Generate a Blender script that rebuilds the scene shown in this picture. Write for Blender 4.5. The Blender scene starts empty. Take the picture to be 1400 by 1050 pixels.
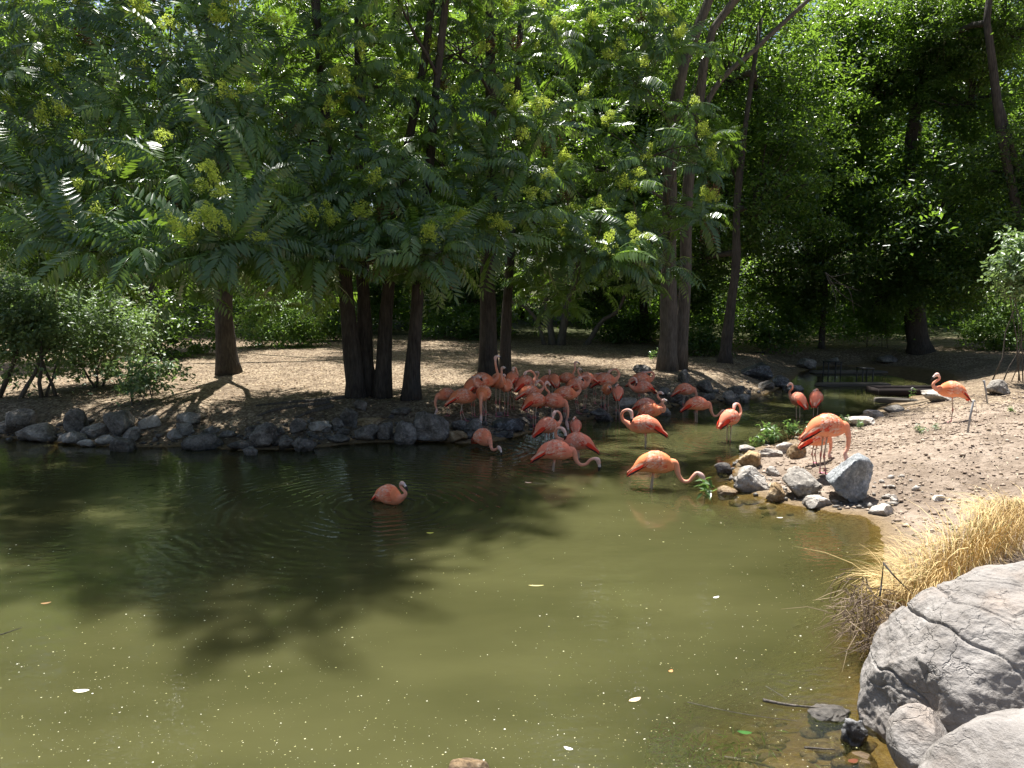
import bpy, math, random
import numpy as np
from mathutils import Vector, Matrix

random.seed(7)
RNG = np.random.default_rng(11)
scene = bpy.context.scene

# ------------------------------------------------------------------ camera
CAM_H = 2.7
F_PX = 1058.0                       # focal length in photo pixels (1400 wide)
HORIZON = 400.0
PITCH = math.atan((525 - HORIZON) / F_PX)
cam_data = bpy.data.cameras.new("camera")
cam_data.sensor_width = 36.0
cam_data.lens = 36.0 * F_PX / 1400.0
cam_data.clip_start = 0.05
cam_data.clip_end = 2000.0
cam = bpy.data.objects.new("camera", cam_data)
scene.collection.objects.link(cam)
cam.location = (0, 0, CAM_H)
cam.rotation_euler = (math.pi / 2 - PITCH, 0, 0)
scene.camera = cam

# ------------------------------------------------------------------ sky, sun, exposure
SUN_EL = math.radians(71)
SUN_AZ = math.radians(-12)          # from straight ahead (+Y), negative = towards -X
sun_dir = Vector((math.sin(SUN_AZ) * math.cos(SUN_EL), math.cos(SUN_AZ) * math.cos(SUN_EL), math.sin(SUN_EL)))
world = bpy.data.worlds.new("World")
scene.world = world
world.use_nodes = True
wn = world.node_tree
for n in list(wn.nodes):
    wn.nodes.remove(n)
w_out = wn.nodes.new("ShaderNodeOutputWorld")
w_bg = wn.nodes.new("ShaderNodeBackground")
w_sky = wn.nodes.new("ShaderNodeTexSky")
w_sky.sky_type = 'NISHITA'
w_sky.sun_disc = False
w_sky.sun_elevation = SUN_EL
w_sky.sun_rotation = SUN_AZ
w_sky.air_density = 1.0
w_sky.dust_density = 2.0
wn.links.new(w_sky.outputs[0], w_bg.inputs[0])
w_bg.inputs[1].default_value = 0.056
wn.links.new(w_bg.outputs[0], w_out.inputs[0])

sun_data = bpy.data.lights.new("sun", 'SUN')
sun_data.energy = 5.0
sun_data.angle = math.radians(0.53)
sun_data.color = (1.0, 0.972, 0.93)
sun = bpy.data.objects.new("sun", sun_data)
scene.collection.objects.link(sun)
sun.rotation_euler = sun_dir.to_track_quat('Z', 'Y').to_euler()
sun.location = (0, 0, 60)

scene.view_settings.view_transform = 'Standard'
scene.view_settings.look = 'None'
scene.view_settings.gamma = 1.0
scene.view_settings.use_curve_mapping = False
scene.view_settings.exposure = 1.38

cy = scene.cycles
cy.max_bounces = 7
cy.diffuse_bounces = 3
cy.glossy_bounces = 3
cy.transmission_bounces = 5
cy.transparent_max_bounces = 8
cy.caustics_reflective = False
cy.caustics_refractive = False
cy.sample_clamp_indirect = 6.0
cy.use_denoising = True
try:
    cy.denoiser = 'OPENIMAGEDENOISE'
    cy.denoising_input_passes = 'RGB_ALBEDO_NORMAL'
except Exception:
    pass

# ------------------------------------------------------------------ pixel -> world
_c, _s = math.cos(PITCH), math.sin(PITCH)
def ray(px, py):
    a = (px - 700) / F_PX
    b = (525 - py) / F_PX
    return np.array([a, _c + b * _s, -_s + b * _c])
def onz(px, py, z=0.0):
    r = ray(px, py)
    t = (z - CAM_H) / r[2]
    return np.array([r[0] * t, r[1] * t, z])
def aty(px, py, y):
    r = ray(px, py)
    t = y / r[1]
    return np.array([r[0] * t, y, CAM_H + r[2] * t])
def pxm(y):                         # photo pixels per metre at depth y
    return F_PX / y

# ------------------------------------------------------------------ numpy noise
_perm = RNG.random((64, 64, 64)).astype(np.float32)
def vnoise(p, scale=1.0, seed=0):
    q = np.asarray(p, dtype=np.float64) * scale + seed * 17.31
    i = np.floor(q).astype(int)
    f = q - i
    f = f * f * (3 - 2 * f)
    def g(dx, dy, dz):
        return _perm[(i[:, 0] + dx) & 63, (i[:, 1] + dy) & 63, (i[:, 2] + dz) & 63]
    x, y, z = f[:, 0], f[:, 1], f[:, 2]
    a = g(0,0,0)*(1-x)+g(1,0,0)*x
    b = g(0,1,0)*(1-x)+g(1,1,0)*x
    c = g(0,0,1)*(1-x)+g(1,0,1)*x
    d = g(0,1,1)*(1-x)+g(1,1,1)*x
    return ((a*(1-y)+b*y)*(1-z)+(c*(1-y)+d*y)*z) * 2 - 1
def fbm(p, scale=1.0, octaves=4, seed=0, gain=0.5):
    out = np.zeros(len(p)); amp = 1.0
    for o in range(octaves):
        out += amp * vnoise(p, scale * 2 ** o, seed + o)
        amp *= gain
    return out
def sstep(x):
    x = np.clip(x, 0, 1)
    return x * x * (3 - 2 * x)

# ------------------------------------------------------------------ mesh helpers
def new_mesh(name, verts, faces, mat=None, smooth=True, col=None, attr=None):
    """faces: (n,3) or (n,4) int array or list of such arrays"""
    if not isinstance(faces, list):
        faces = [faces]
    faces = [np.asarray(f, dtype=np.int32) for f in faces if len(f)]
    verts = np.asarray(verts, dtype=np.float32)
    me = bpy.data.meshes.new(name)
    nl = sum(f.size for f in faces)
    nf = sum(len(f) for f in faces)
    me.vertices.add(len(verts))
    me.vertices.foreach_set("co", verts.ravel())
    me.loops.add(nl)
    me.loops.foreach_set("vertex_index", np.concatenate([f.ravel() for f in faces]))
    me.polygons.add(nf)
    tot = np.concatenate([np.full(len(f), f.shape[1], dtype=np.int32) for f in faces])
    start = np.concatenate([[0], np.cumsum(tot)[:-1]]).astype(np.int32)
    me.polygons.foreach_set("loop_start", start)
    me.polygons.foreach_set("loop_total", tot)
    if smooth:
        me.polygons.foreach_set("use_smooth", np.ones(nf, dtype=bool))
    if col is not None:
        a = me.color_attributes.new("Col", 'FLOAT_COLOR', 'POINT')
        c = np.ones((len(verts), 4), dtype=np.float32)
        c[:, :3] = col
        a.data.foreach_set("color", c.ravel())
    if attr:
        for k, v in attr.items():
            a = me.attributes.new(k, 'FLOAT', 'POINT')
            a.data.foreach_set("value", np.asarray(v, dtype=np.float32))
    me.update(calc_edges=True)
    me.validate()
    if mat is not None:
        me.materials.append(mat)
    return me
def link(name, me, parent=None, loc=(0, 0, 0)):
    o = bpy.data.objects.new(name, me)
    scene.collection.objects.link(o)
    o.location = loc
    if parent is not None:
        o.parent = parent
    return o
def tag(o, label=None, cat=None, group=None, kind=None):
    if label: o["label"] = label
    if cat: o["category"] = cat
    if group: o["group"] = group
    if kind: o["kind"] = kind
    return o
def thing(name, label, cat, loc, group=None):
    o = bpy.data.objects.new(name, None)
    o.empty_display_size = 0.2
    scene.collection.objects.link(o)
    o.location = tuple(loc)
    return tag(o, label, cat, group)
class MB:
    """collects geometry"""
    def __init__(self):
        self.v = []; self.t = []; self.q = []; self.c = []; self.n = 0
    def add(self, v, tris=None, quads=None, col=None):
        v = np.asarray(v, dtype=np.float64)
        self.v.append(v)
        if tris is not None and len(tris): self.t.append(np.asarray(tris, dtype=np.int64) + self.n)
        if quads is not None and len(quads): self.q.append(np.asarray(quads, dtype=np.int64) + self.n)
        if col is not None:
            c = np.asarray(col, dtype=np.float64)
            if c.ndim == 1: c = np.tile(c, (len(v), 1))
            self.c.append(c)
        self.n += len(v)
    def mesh(self, name, mat, smooth=True, off=(0, 0, 0)):
        v = np.concatenate(self.v) - np.asarray(off)
        f = []
        if self.t: f.append(np.concatenate(self.t))
        if self.q: f.append(np.concatenate(self.q))
        return new_mesh(name, v, f, mat, smooth, np.concatenate(self.c) if self.c else None)
def frames(pts):
    pts = np.asarray(pts, dtype=float)
    t = np.gradient(pts, axis=0)
    t /= np.linalg.norm(t, axis=1)[:, None] + 1e-12
    n = np.zeros_like(pts)
    ref = np.array([0, 0, 1.0]) if abs(t[0][2]) < 0.9 else np.array([1.0, 0, 0])
    cur = ref - t[0] * ref.dot(t[0]); cur /= np.linalg.norm(cur)
    for i in range(len(pts)):
        cur = cur - t[i] * cur.dot(t[i])
        cur /= np.linalg.norm(cur) + 1e-12
        n[i] = cur
    return t, n, np.cross(t, n)
def tube(pts, ra, rb=None, k=8, cap=True):
    """elliptic tube; ra along frame normal n, rb along binormal. returns verts, tris, quads"""
    pts = np.asarray(pts, float)
    ra = np.asarray(ra, float) * np.ones(len(pts))
    rb = ra if rb is None else np.asarray(rb, float) * np.ones(len(pts))
    t, n, b = frames(pts)
    a = np.linspace(0, 2 * math.pi, k, endpoint=False)
    v = (pts[:, None, :] + np.cos(a)[None, :, None] * (n * ra[:, None])[:, None, :]
         + np.sin(a)[None, :, None] * (b * rb[:, None])[:, None, :]).reshape(-1, 3)
    m = len(pts)
    i = np.arange(m - 1)[:, None] * k; j = np.arange(k)[None, :]
    j2 = (j + 1) % k
    q = np.stack([i + j, i + j2, i + k + j2, i + k + j], -1).reshape(-1, 4)
    tr = []
    if cap:
        v = np.vstack([v, pts[0], pts[-1]])
        c0, c1 = m * k, m * k + 1
        for x in range(k):
            tr.append((c0, (x + 1) % k, x))
            tr.append((c1, (m - 1) * k + x, (m - 1) * k + (x + 1) % k))
    return v, np.array(tr), q
def catmull(P, n):
    P = np.asarray(P, float)
    Q = np.vstack([2 * P[0] - P[1], P, 2 * P[-1] - P[-2]])
    m = len(P) - 1
    out = []
    for u in np.linspace(0, m, n):
        i = min(int(u), m - 1); f = u - i
        p0, p1, p2, p3 = Q[i], Q[i+1], Q[i+2], Q[i+3]
        out.append(0.5 * ((2*p1) + (-p0+p2)*f + (2*p0-5*p1+4*p2-p3)*f*f + (-p0+3*p1-3*p2+p3)*f**3))
    return np.array(out)
def icosphere(sub):
    import bmesh
    bm = bmesh.new()
    bmesh.ops.create_icosphere(bm, subdivisions=sub, radius=1.0)
    v = np.array([x.co[:] for x in bm.verts]); f = np.array([[q.index for q in p.verts] for p in bm.faces])
    bm.free()
    return v, f
ICO = {s: icosphere(s) for s in (1, 2, 4, 5)}

# ------------------------------------------------------------------ materials
class NT:
    def __init__(self, name):
        self.m = bpy.data.materials.new(name)
        self.m.use_nodes = True
        self.t = self.m.node_tree
        for n in list(self.t.nodes): self.t.nodes.remove(n)
        self.out = self.n("ShaderNodeOutputMaterial")
    def n(self, kind, **kw):
        x = self.t.nodes.new(kind)
        for k, v in kw.items():
            if k.startswith("i_"):
                key = k[2:]
                key = int(key) if key.isdigit() else key.replace("_", " ")
                x.inputs[key].default_value = v
            else:
                setattr(x, k, v)
        return x
    def l(self, a, b): self.t.links.new(a, b)
    def ramp(self, fac, stops, interp='LINEAR'):
        r = self.n("ShaderNodeValToRGB")
        r.color_ramp.interpolation = interp
        e = r.color_ramp.elements
        while len(e) < len(stops): e.new(0.5)
        for x, (p, c) in zip(e, stops):
            x.position = p; x.color = (*c, 1)
        self.l(fac, r.inputs[0])
        return r.outputs[0]
    def noise(self, vec, scale, detail=4, rough=0.55, **kw):
        x = self.n("ShaderNodeTexNoise", **kw)
        x.inputs["Scale"].default_value = scale; x.inputs["Detail"].default_value = detail
        x.inputs["Roughness"].default_value = rough
        if vec is not None: self.l(vec, x.inputs["Vector"])
        return x.outputs[0]
    def mapping(self, vec, scale):
        x = self.n("ShaderNodeMapping"); x.inputs["Scale"].default_value = scale
        self.l(vec, x.inputs[0]); return x.outputs[0]
    def math(self, op, a, b=None, c=None):
        x = self.n("ShaderNodeMath", operation=op)
        for i, v in enumerate((a, b, c)):
            if v is None: continue
            if isinstance(v, (int, float)): x.inputs[i].default_value = v
            else: self.l(v, x.inputs[i])
        return x.outputs[0]
    def mix(self, fac, a, b, blend='MIX'):
        x = self.n("ShaderNodeMix", data_type='RGBA', blend_type=blend)
        for i, v in ((0, fac), (6, a), (7, b)):
            if isinstance(v, (int, float)): x.inputs[i].default_value = v
            elif isinstance(v, tuple): x.inputs[i].default_value = (*v, 1)
            else: self.l(v, x.inputs[i])
        return x.outputs[2]
    def bump(self, h, strength=0.5, dist=0.02, normal=None):
        x = self.n("ShaderNodeBump"); x.inputs["Strength"].default_value = strength
        x.inputs["Distance"].default_value = dist
        self.l(h, x.inputs["Height"])
        if normal is not None: self.l(normal, x.inputs["Normal"])
        return x.outputs[0]
    def principled(self, col, rough=0.7, spec=0.4, normal=None):
        p = self.n("ShaderNodeBsdfPrincipled")
        if isinstance(col, tuple): p.inputs["Base Color"].default_value = (*col, 1)
        else: self.l(col, p.inputs["Base Color"])
        if isinstance(rough, (int, float)): p.inputs["Roughness"].default_value = rough
        else: self.l(rough, p.inputs["Roughness"])
        p.inputs["Specular IOR Level"].default_value = spec
        if normal is not None: self.l(normal, p.inputs["Normal"])
        return p.outputs[0]
    def done(self, sh):
        self.l(sh, self.out.inputs[0]); return self.m

def leaf_mat(name, dark, light, trans, tmix=0.4, rough=0.38, spec=0.5, whole=False):
    m = NT(name)
    geo = m.n("ShaderNodeNewGeometry")
    oi = m.n("ShaderNodeObjectInfo")
    r = m.math('FRACT', m.math('ADD', geo.outputs["Random Per Island"], oi.outputs["Random"]))
    if whole:                                    # one tone for each whole leaf, small differences between its leaflets
        tn = m.n("ShaderNodeAttribute", attribute_name="tone")
        w_ = m.math('FRACT', m.math('ADD', tn.outputs["Fac"], oi.outputs["Random"]))
        r = m.math('ADD', m.math('MULTIPLY', geo.outputs["Random Per Island"], 0.3), m.math('MULTIPLY', m.math('POWER', w_, 1.6), 0.8))
    big = m.noise(geo.outputs["Position"], 0.7, 2)
    f = m.math('ADD', m.math('MULTIPLY', r, 0.55), m.math('MULTIPLY', big, 0.5))
    c = m.ramp(f, [(0.15, dark), (0.85, light)])
    tc = m.ramp(f, [(0.15, tuple(x * 0.55 for x in trans)), (0.85, trans)])
    p = m.principled(c, rough, spec)
    t = m.n("ShaderNodeBsdfTranslucent"); m.l(tc, t.inputs[0])
    mx = m.n("ShaderNodeMixShader"); mx.inputs[0].default_value = tmix
    m.l(p, mx.inputs[1]); m.l(t.outputs[0], mx.inputs[2])
    return m.done(mx.outputs[0])

M = {}
M['frond'] = leaf_mat("frond_leaf", (0.026, 0.06, 0.022), (0.105, 0.18, 0.046), (0.34, 0.56, 0.05), 0.38, 0.3, 0.7, True)
M['seed'] = leaf_mat("seed_cluster", (0.36, 0.47, 0.07), (0.55, 0.62, 0.12), (0.7, 0.84, 0.12), 0.45, 0.6, 0.3)
M['dead'] = leaf_mat("dead_leaf", (0.12, 0.08, 0.05), (0.25, 0.17, 0.1), (0.28, 0.18, 0.09), 0.3, 0.8, 0.1)
M['broad'] = leaf_mat("broad_leaf", (0.015, 0.038, 0.016), (0.07, 0.12, 0.038), (0.3, 0.5, 0.045), 0.44, 0.32, 0.5)
M['wood'] = leaf_mat("woodland_leaf", (0.025, 0.055, 0.02), (0.065, 0.115, 0.04), (0.32, 0.52, 0.055), 0.46, 0.42, 0.4)
M['shrub'] = leaf_mat("shrub_leaf", (0.085, 0.14, 0.07), (0.2, 0.28, 0.14), (0.32, 0.48, 0.12), 0.35, 0.4, 0.5)
M['hedge'] = leaf_mat("hedge_leaf", (0.06, 0.12, 0.025), (0.14, 0.22, 0.05), (0.25, 0.42, 0.05), 0.4, 0.4, 0.4)
M['weed'] = leaf_mat("weed_leaf", (0.05, 0.11, 0.035), (0.12, 0.2, 0.07), (0.25, 0.42, 0.08), 0.4, 0.3, 0.5)

def bark_mat(name, a, b):
    m = NT(name)
    geo = m.n("ShaderNodeNewGeometry")
    v = m.mapping(geo.outputs["Position"], (1, 1, 0.16))
    n1 = m.noise(v, 26, 5, 0.6)
    n2 = m.noise(geo.outputs["Position"], 2.2, 3)
    f = m.math('ADD', m.math('MULTIPLY', n1, 0.7), m.math('MULTIPLY', n2, 0.3))
    c = m.ramp(f, [(0.3, a), (0.7, b)])
    return m.done(m.principled(c, 0.9, 0.15, m.bump(n1, 0.9, 0.04)))
M['bark'] = bark_mat("bark_dark", (0.024, 0.021, 0.019), (0.1, 0.088, 0.077))
M['bark_pale'] = bark_mat("bark_pale", (0.05, 0.043, 0.036), (0.17, 0.15, 0.128))

def attr_mat(name, rough=0.75, spec=0.25, nscale=60, namp=0.25, bump=0.0, sss=0.0):
    m = NT(name)
    a = m.n("ShaderNodeVertexColor", layer_name="Col")
    geo = m.n("ShaderNodeNewGeometry")
    n = m.noise(geo.outputs["Position"], nscale, 3)
    k = m.math('ADD', m.math('MULTIPLY', n, namp * 2), 1 - namp)
    cc = m.n("ShaderNodeCombineColor"); [m.l(k, cc.inputs[i]) for i in range(3)]
    c = m.mix(1.0, a.outputs[0], cc.outputs[0], 'MULTIPLY')
    nm = m.bump(n, bump, 0.01) if bump else None
    return m.done(m.principled(c, rough, spec, nm))
M['plumage'] = attr_mat("plumage", 0.8, 0.15, 55, 0.14, 0.25)
M['bill'] = attr_mat("bill_horn", 0.45, 0.4, 30, 0.05)
M['leg'] = attr_mat("leg_skin", 0.6, 0.3, 80, 0.15)
M['straw'] = attr_mat("straw", 0.7, 0.25, 40, 0.15)
M['litter'] = attr_mat("litter", 0.85, 0.15, 30, 0.2)

def rock_mat(name, a, b, c, wet=0.0, scale=1.0, bump=0.9):
    m = NT(name)
    geo = m.n("ShaderNodeNewGeometry"); oi = m.n("ShaderNodeObjectInfo")
    off = m.n("ShaderNodeVectorMath", operation='ADD')
    m.l(geo.outputs["Position"], off.inputs[0]); m.l(oi.outputs["Random"], off.inputs[1])
    p = off.outputs[0]
    n1 = m.noise(p, 4.0 * scale, 8, 0.65)
    n2 = m.noise(p, 22 * scale, 6, 0.7)
    n3 = m.noise(p, 1.2 * scale, 3)
    f = m.math('ADD', m.math('MULTIPLY', n1, 0.55), m.math('MULTIPLY', n2, 0.45))
    col = m.ramp(f, [(0.38, a), (0.5, b), (0.62, c)])
    tint = m.math('ADD', m.math('MULTIPLY', oi.outputs["Random"], 0.5), 0.75)
    cc = m.n("ShaderNodeCombineColor"); [m.l(tint, cc.inputs[i]) for i in range(3)]
    col = m.mix(1.0, col, cc.outputs[0], 'MULTIPLY')
    # damp band just above the water
    sep = m.n("ShaderNodeSeparateXYZ"); m.l(geo.outputs["Position"], sep.inputs[0])
    z = m.math('ADD', sep.outputs[2], m.math('MULTIPLY', n3, 0.06))
    dampm = m.n("ShaderNodeMapRange"); m.l(z, dampm.inputs[0])
    dampm.inputs[1].default_value = 0.06; dampm.inputs[2].default_value = 0.12
    dampm.inputs[3].default_value = 0.42; dampm.inputs[4].default_value = 1.0
    cc2 = m.n("ShaderNodeCombineColor"); [m.l(dampm.outputs[0], cc2.inputs[i]) for i in range(3)]
    col = m.mix(1.0, col, cc2.outputs[0], 'MULTIPLY')
    rr = m.math('SUBTRACT', m.math('MULTIPLY', dampm.outputs[0], 0.5), -0.3 + wet)
    cr = m.n("ShaderNodeTexVoronoi", feature='DISTANCE_TO_EDGE'); cr.inputs["Scale"].default_value = 3.5 * scale
    wv = m.n("ShaderNodeVectorMath", operation='ADD'); m.l(p, wv.inputs[0])
    nn = m.n("ShaderNodeTexNoise"); nn.inputs["Scale"].default_value = 5 * scale; m.l(p, nn.inputs["Vector"])
    sc = m.n("ShaderNodeVectorMath", operation='SCALE'); sc.inputs[3].default_value = 0.25; m.l(nn.outputs[1], sc.inputs[0])
    m.l(sc.outputs[0], wv.inputs[1]); m.l(wv.outputs[0], cr.inputs["Vector"])
    crk = m.math('MINIMUM', m.math('MULTIPLY', cr.outputs[0], 12), 1.0)
    h = m.math('ADD', m.math('MULTIPLY', f, 1.0), m.math('MULTIPLY', crk, 0.25))
    return m.done(m.principled(col, rr, 0.35, m.bump(h, bump, 0.05 / scale)))
M['rock_dark'] = rock_mat("rock_dark", (0.045, 0.039, 0.032), (0.145, 0.128, 0.108), (0.32, 0.285, 0.245))
M['rock_grey'] = rock_mat("rock_grey", (0.08, 0.07, 0.058), (0.21, 0.188, 0.16), (0.4, 0.365, 0.315))
M['rock_pale'] = rock_mat("rock_pale", (0.2, 0.175, 0.145), (0.38, 0.34, 0.29), (0.55, 0.51, 0.45))
M['rock_ochre'] = rock_mat("rock_ochre", (0.12, 0.075, 0.035), (0.3, 0.2, 0.1), (0.5, 0.39, 0.25))
M['rock_blue'] = rock_mat("rock_blue", (0.1, 0.105, 0.105), (0.22, 0.232, 0.235), (0.46, 0.465, 0.46))
M['rock_wet'] = rock_mat("rock_wet", (0.02, 0.02, 0.022), (0.07, 0.068, 0.066), (0.3, 0.3, 0.3), wet=0.3)

# ------------------------------------------------------------------ pond outline and terrain
pond_px = [(-900, 590), (-350, 592), (0, 598), (60, 604), (130, 610), (200, 612), (260, 611), (330, 616), (420, 614),
           (480, 606), (560, 604), (640, 606), (672, 604), (700, 598), (735, 588), (770, 580), (800, 574), (850, 569), (900, 561),
           (940, 551), (990, 549), (1030, 545), (1060, 533), (1080, 522), (1095, 508), (1120, 502), (1190, 499), (1240, 502),
           (1290, 508), (1310, 518), (1290, 530), (1245, 543), (1215, 553), (1185, 565), (1150, 577), (1110, 592), (1068, 606),
           (1030, 612), (1006, 628), (1000, 650), (1004, 668), (1040, 678), (1080, 690), (1130, 699), (1172, 705), (1190, 709), (1202, 720), (1208, 740),
           (1208, 780), (1208, 860), (1215, 920), (1225, 980), (1235, 1040), (1240, 1110)]
POND = np.array([onz(a, b)[:2] for a, b in pond_px] + [[2.0, 3.0], [1.6, 2.4], [0.5, 1.6], [-6, 1.5], [-30, 2.0]])
def pond_sd(x, y):
    """signed distance to pond edge, negative in the water"""
    P = np.stack([np.ravel(x), np.ravel(y)], -1).astype(float)
    best = np.full(len(P), 1e9); inside = np.zeros(len(P), bool)
    n = len(POND)
    for i in range(n):
        a, b = POND[i], POND[(i + 1) % n]
        e = b - a; w = P - a
        t = np.clip((w @ e) / (e @ e), 0, 1)
        dd = ((w - t[:, None] * e) ** 2).sum(1)
        best = np.minimum(best, dd)
        cond = (a[1] > P[:, 1]) != (b[1] > P[:, 1])
        with np.errstate(divide='ignore', invalid='ignore'):
            xi = (b[0] - a[0]) * (P[:, 1] - a[1]) / (b[1] - a[1] + 1e-12) + a[0]
        inside ^= cond & (P[:, 0] < xi)
    d = np.sqrt(best)
    return np.where(inside, -d, d)
def ground_z(x, y, detail=True):
    x = np.atleast_1d(np.asarray(x, float)).ravel(); y = np.atleast_1d(np.asarray(y, float)).ravel()
    s = pond_sd(x, y)
    p = np.stack([x, y, np.zeros_like(x)], -1)
    right = sstep((x - 2.6) / 0.8) * sstep((17.0 - y) / 2.5)
    near = sstep((8.3 - y) / 1.5) * right
    far_b = 0.02 + 0.46 * sstep(s / 2.0) + 0.25 * sstep((s - 2) / 14)
    right_b = 0.02 + 0.60 * sstep((s + 0.1) / 4.2) - 0.15 * sstep((s - 4.0) / 4) * sstep((y - 13) / 3)
    near_b = 0.03 + 0.55 * sstep(s / 0.9)
    land = far_b * (1 - right) + right * (right_b * (1 - near) + near_b * near)
    land += sstep((6.0 - y) / 5.0) * sstep(s / 2) * 0.5
    land += sstep((y - 36) / 50) * 6.0 + sstep((np.abs(x) - 25) / 40) * 2.0
    shelf = np.exp(-(((x - 2.9) / 1.2) ** 2 + ((y - 9.9) / 1.2) ** 2))
    corner = np.exp(-(((x - 1.5) / 1.35) ** 2 + ((y - 4.2) / 1.2) ** 2))
    slope = 0.55 - 0.42 * np.maximum(shelf, corner)
    deep = 1.1 - np.maximum(0.85 * shelf, corner * 0.98)
    bed = -0.01 - np.minimum(-s * slope, deep) 
    z = np.where(s > 0, land, bed)
    if detail:
        z += 0.035 * fbm(p, 0.9, 3, 3) * sstep((s + 0.4) / 1.0)
        z += right * sstep(s / 0.8) * (0.05 * fbm(p, 1.6, 3, 9) + 0.03 * np.abs(fbm(p, 6, 3, 5)))
    return z

def axis(lo, hi, step, far, grow=1.22):
    a = list(np.arange(lo, hi, step))
    s = step
    while a[-1] < far: s *= grow; a.append(a[-1] + s)
    s = step
    while a[0] > -far: s *= grow; a.insert(0, a[0] - s)
    return np.array(a)
gx = axis(-14.5, 14.5, 0.11, 600); gy = axis(2.0, 33, 0.11, 900)
gy = gy[gy > -60]
GX, GY = np.meshgrid(gx, gy)
GZ = ground_z(GX, GY)
nx, ny = len(gx), len(gy)
gi = (np.arange(ny - 1)[:, None] * nx + np.arange(nx - 1)[None, :])
gq = np.stack([gi, gi + 1, gi + nx + 1, gi + nx], -1).reshape(-1, 4)
SD = pond_sd(GX, GY)
_G2 = GZ.reshape(ny, nx)
def gz(x, y):
    i = int(np.clip(np.searchsorted(gx, x) - 1, 0, nx - 2)); j = int(np.clip(np.searchsorted(gy, y) - 1, 0, ny - 2))
    u = (x - gx[i]) / (gx[i + 1] - gx[i]); w = (y - gy[j]) / (gy[j + 1] - gy[j])
    return float((_G2[j, i] * (1 - u) + _G2[j, i + 1] * u) * (1 - w) + (_G2[j + 1, i] * (1 - u) + _G2[j + 1, i + 1] * u) * w)
def hit(px, row, floor=0.0):
    """where the sight line through a photo point first meets the land (or the water level)"""
    d = ray(px, row); y = 2.5
    while y < 80:
        z = CAM_H + d[2] / d[1] * y
        if z <= max(gz(d[0] / d[1] * y, y), floor): break
        y += 0.03
    return np.array([d[0] / d[1] * y, y, CAM_H + d[2] / d[1] * y])
soil_mask = sstep((GX.ravel() - 2.8) / 0.8) * sstep((16.5 - GY.ravel()) / 2.0)

def ground_mat():
    m = NT("ground_soil")
    geo = m.n("ShaderNodeNewGeometry"); P = geo.outputs["Position"]
    at = m.n("ShaderNodeAttribute", attribute_name="soil"); sd = m.n("ShaderNodeAttribute", attribute_name="sd")
    v = m.n("ShaderNodeTexVoronoi"); v.inputs["Scale"].default_value = 22; m.l(P, v.inputs["Vector"])
    n0 = m.noise(P, 1.3, 4); n1 = m.noise(P, 9, 6, 0.65); n2 = m.noise(P, 60, 4, 0.7)
    chip = m.math('ADD', m.math('MULTIPLY', v.outputs[1], 0.5), m.math('MULTIPLY', n1, 0.5))
    mulch = m.ramp(chip, [(0.2, (0.065, 0.044, 0.028)), (0.48, (0.2, 0.15, 0.1)), (0.75, (0.43, 0.345, 0.24))])
    sf = m.math('ADD', m.math('MULTIPLY', n1, 0.55), m.math('MULTIPLY', n2, 0.45))
    soil = m.ramp(sf, [(0.28, (0.11, 0.083, 0.06)), (0.5, (0.285, 0.225, 0.172)), (0.75, (0.45, 0.375, 0.3))])
    c = m.mix(at.outputs["Fac"], mulch, soil)
    c = m.mix(m.ramp(n0, [(.4, (0, 0, 0)), (.68, (.6, .6, .6))]), c, (0.09, 0.064, 0.043))
    # damp dark mud at the edge, brown silt on the bed
    mud = m.n("ShaderNodeMapRange"); m.l(m.math('ADD', sd.outputs["Fac"], m.math('MULTIPLY', n0, 0.3)), mud.inputs[0])
    mud.inputs[1].default_value = 0.1; mud.inputs[2].default_value = 0.55
    c = m.mix(mud.outputs[0], m.ramp(sf, [(0.3, (0.09, 0.06, 0.03)), (0.7, (0.24, 0.17, 0.085))]), c)
    # leafy dark forest floor beyond the clearing
    sp = m.n("ShaderNodeSeparateXYZ"); m.l(P, sp.inputs[0])
    fl = m.n("ShaderNodeMapRange"); m.l(m.math('ADD', sp.outputs[1], m.math('MULTIPLY', n0, 4.0)), fl.inputs[0])
    fl.inputs[1].default_value = 35.5; fl.inputs[2].default_value = 39.0
    c = m.mix(fl.outputs[0], c, m.ramp(sf, [(0.3, (0.03, 0.035, 0.015)), (0.7, (0.09, 0.095, 0.04))]))
    h = m.math('ADD', m.math('MULTIPLY', v.outputs[0], 0.6), m.math('MULTIPLY', sf, 1.0))
    return m.done(m.principled(c, 0.92, 0.12, m.bump(h, 0.9, 0.035)))
M['ground'] = ground_mat()
g_me = new_mesh("ground", np.stack([GX.ravel(), GY.ravel(), GZ], -1), gq, M['ground'], True, None, {"soil": soil_mask, "sd": SD})
ground = tag(link("ground", g_me), kind="structure")

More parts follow.
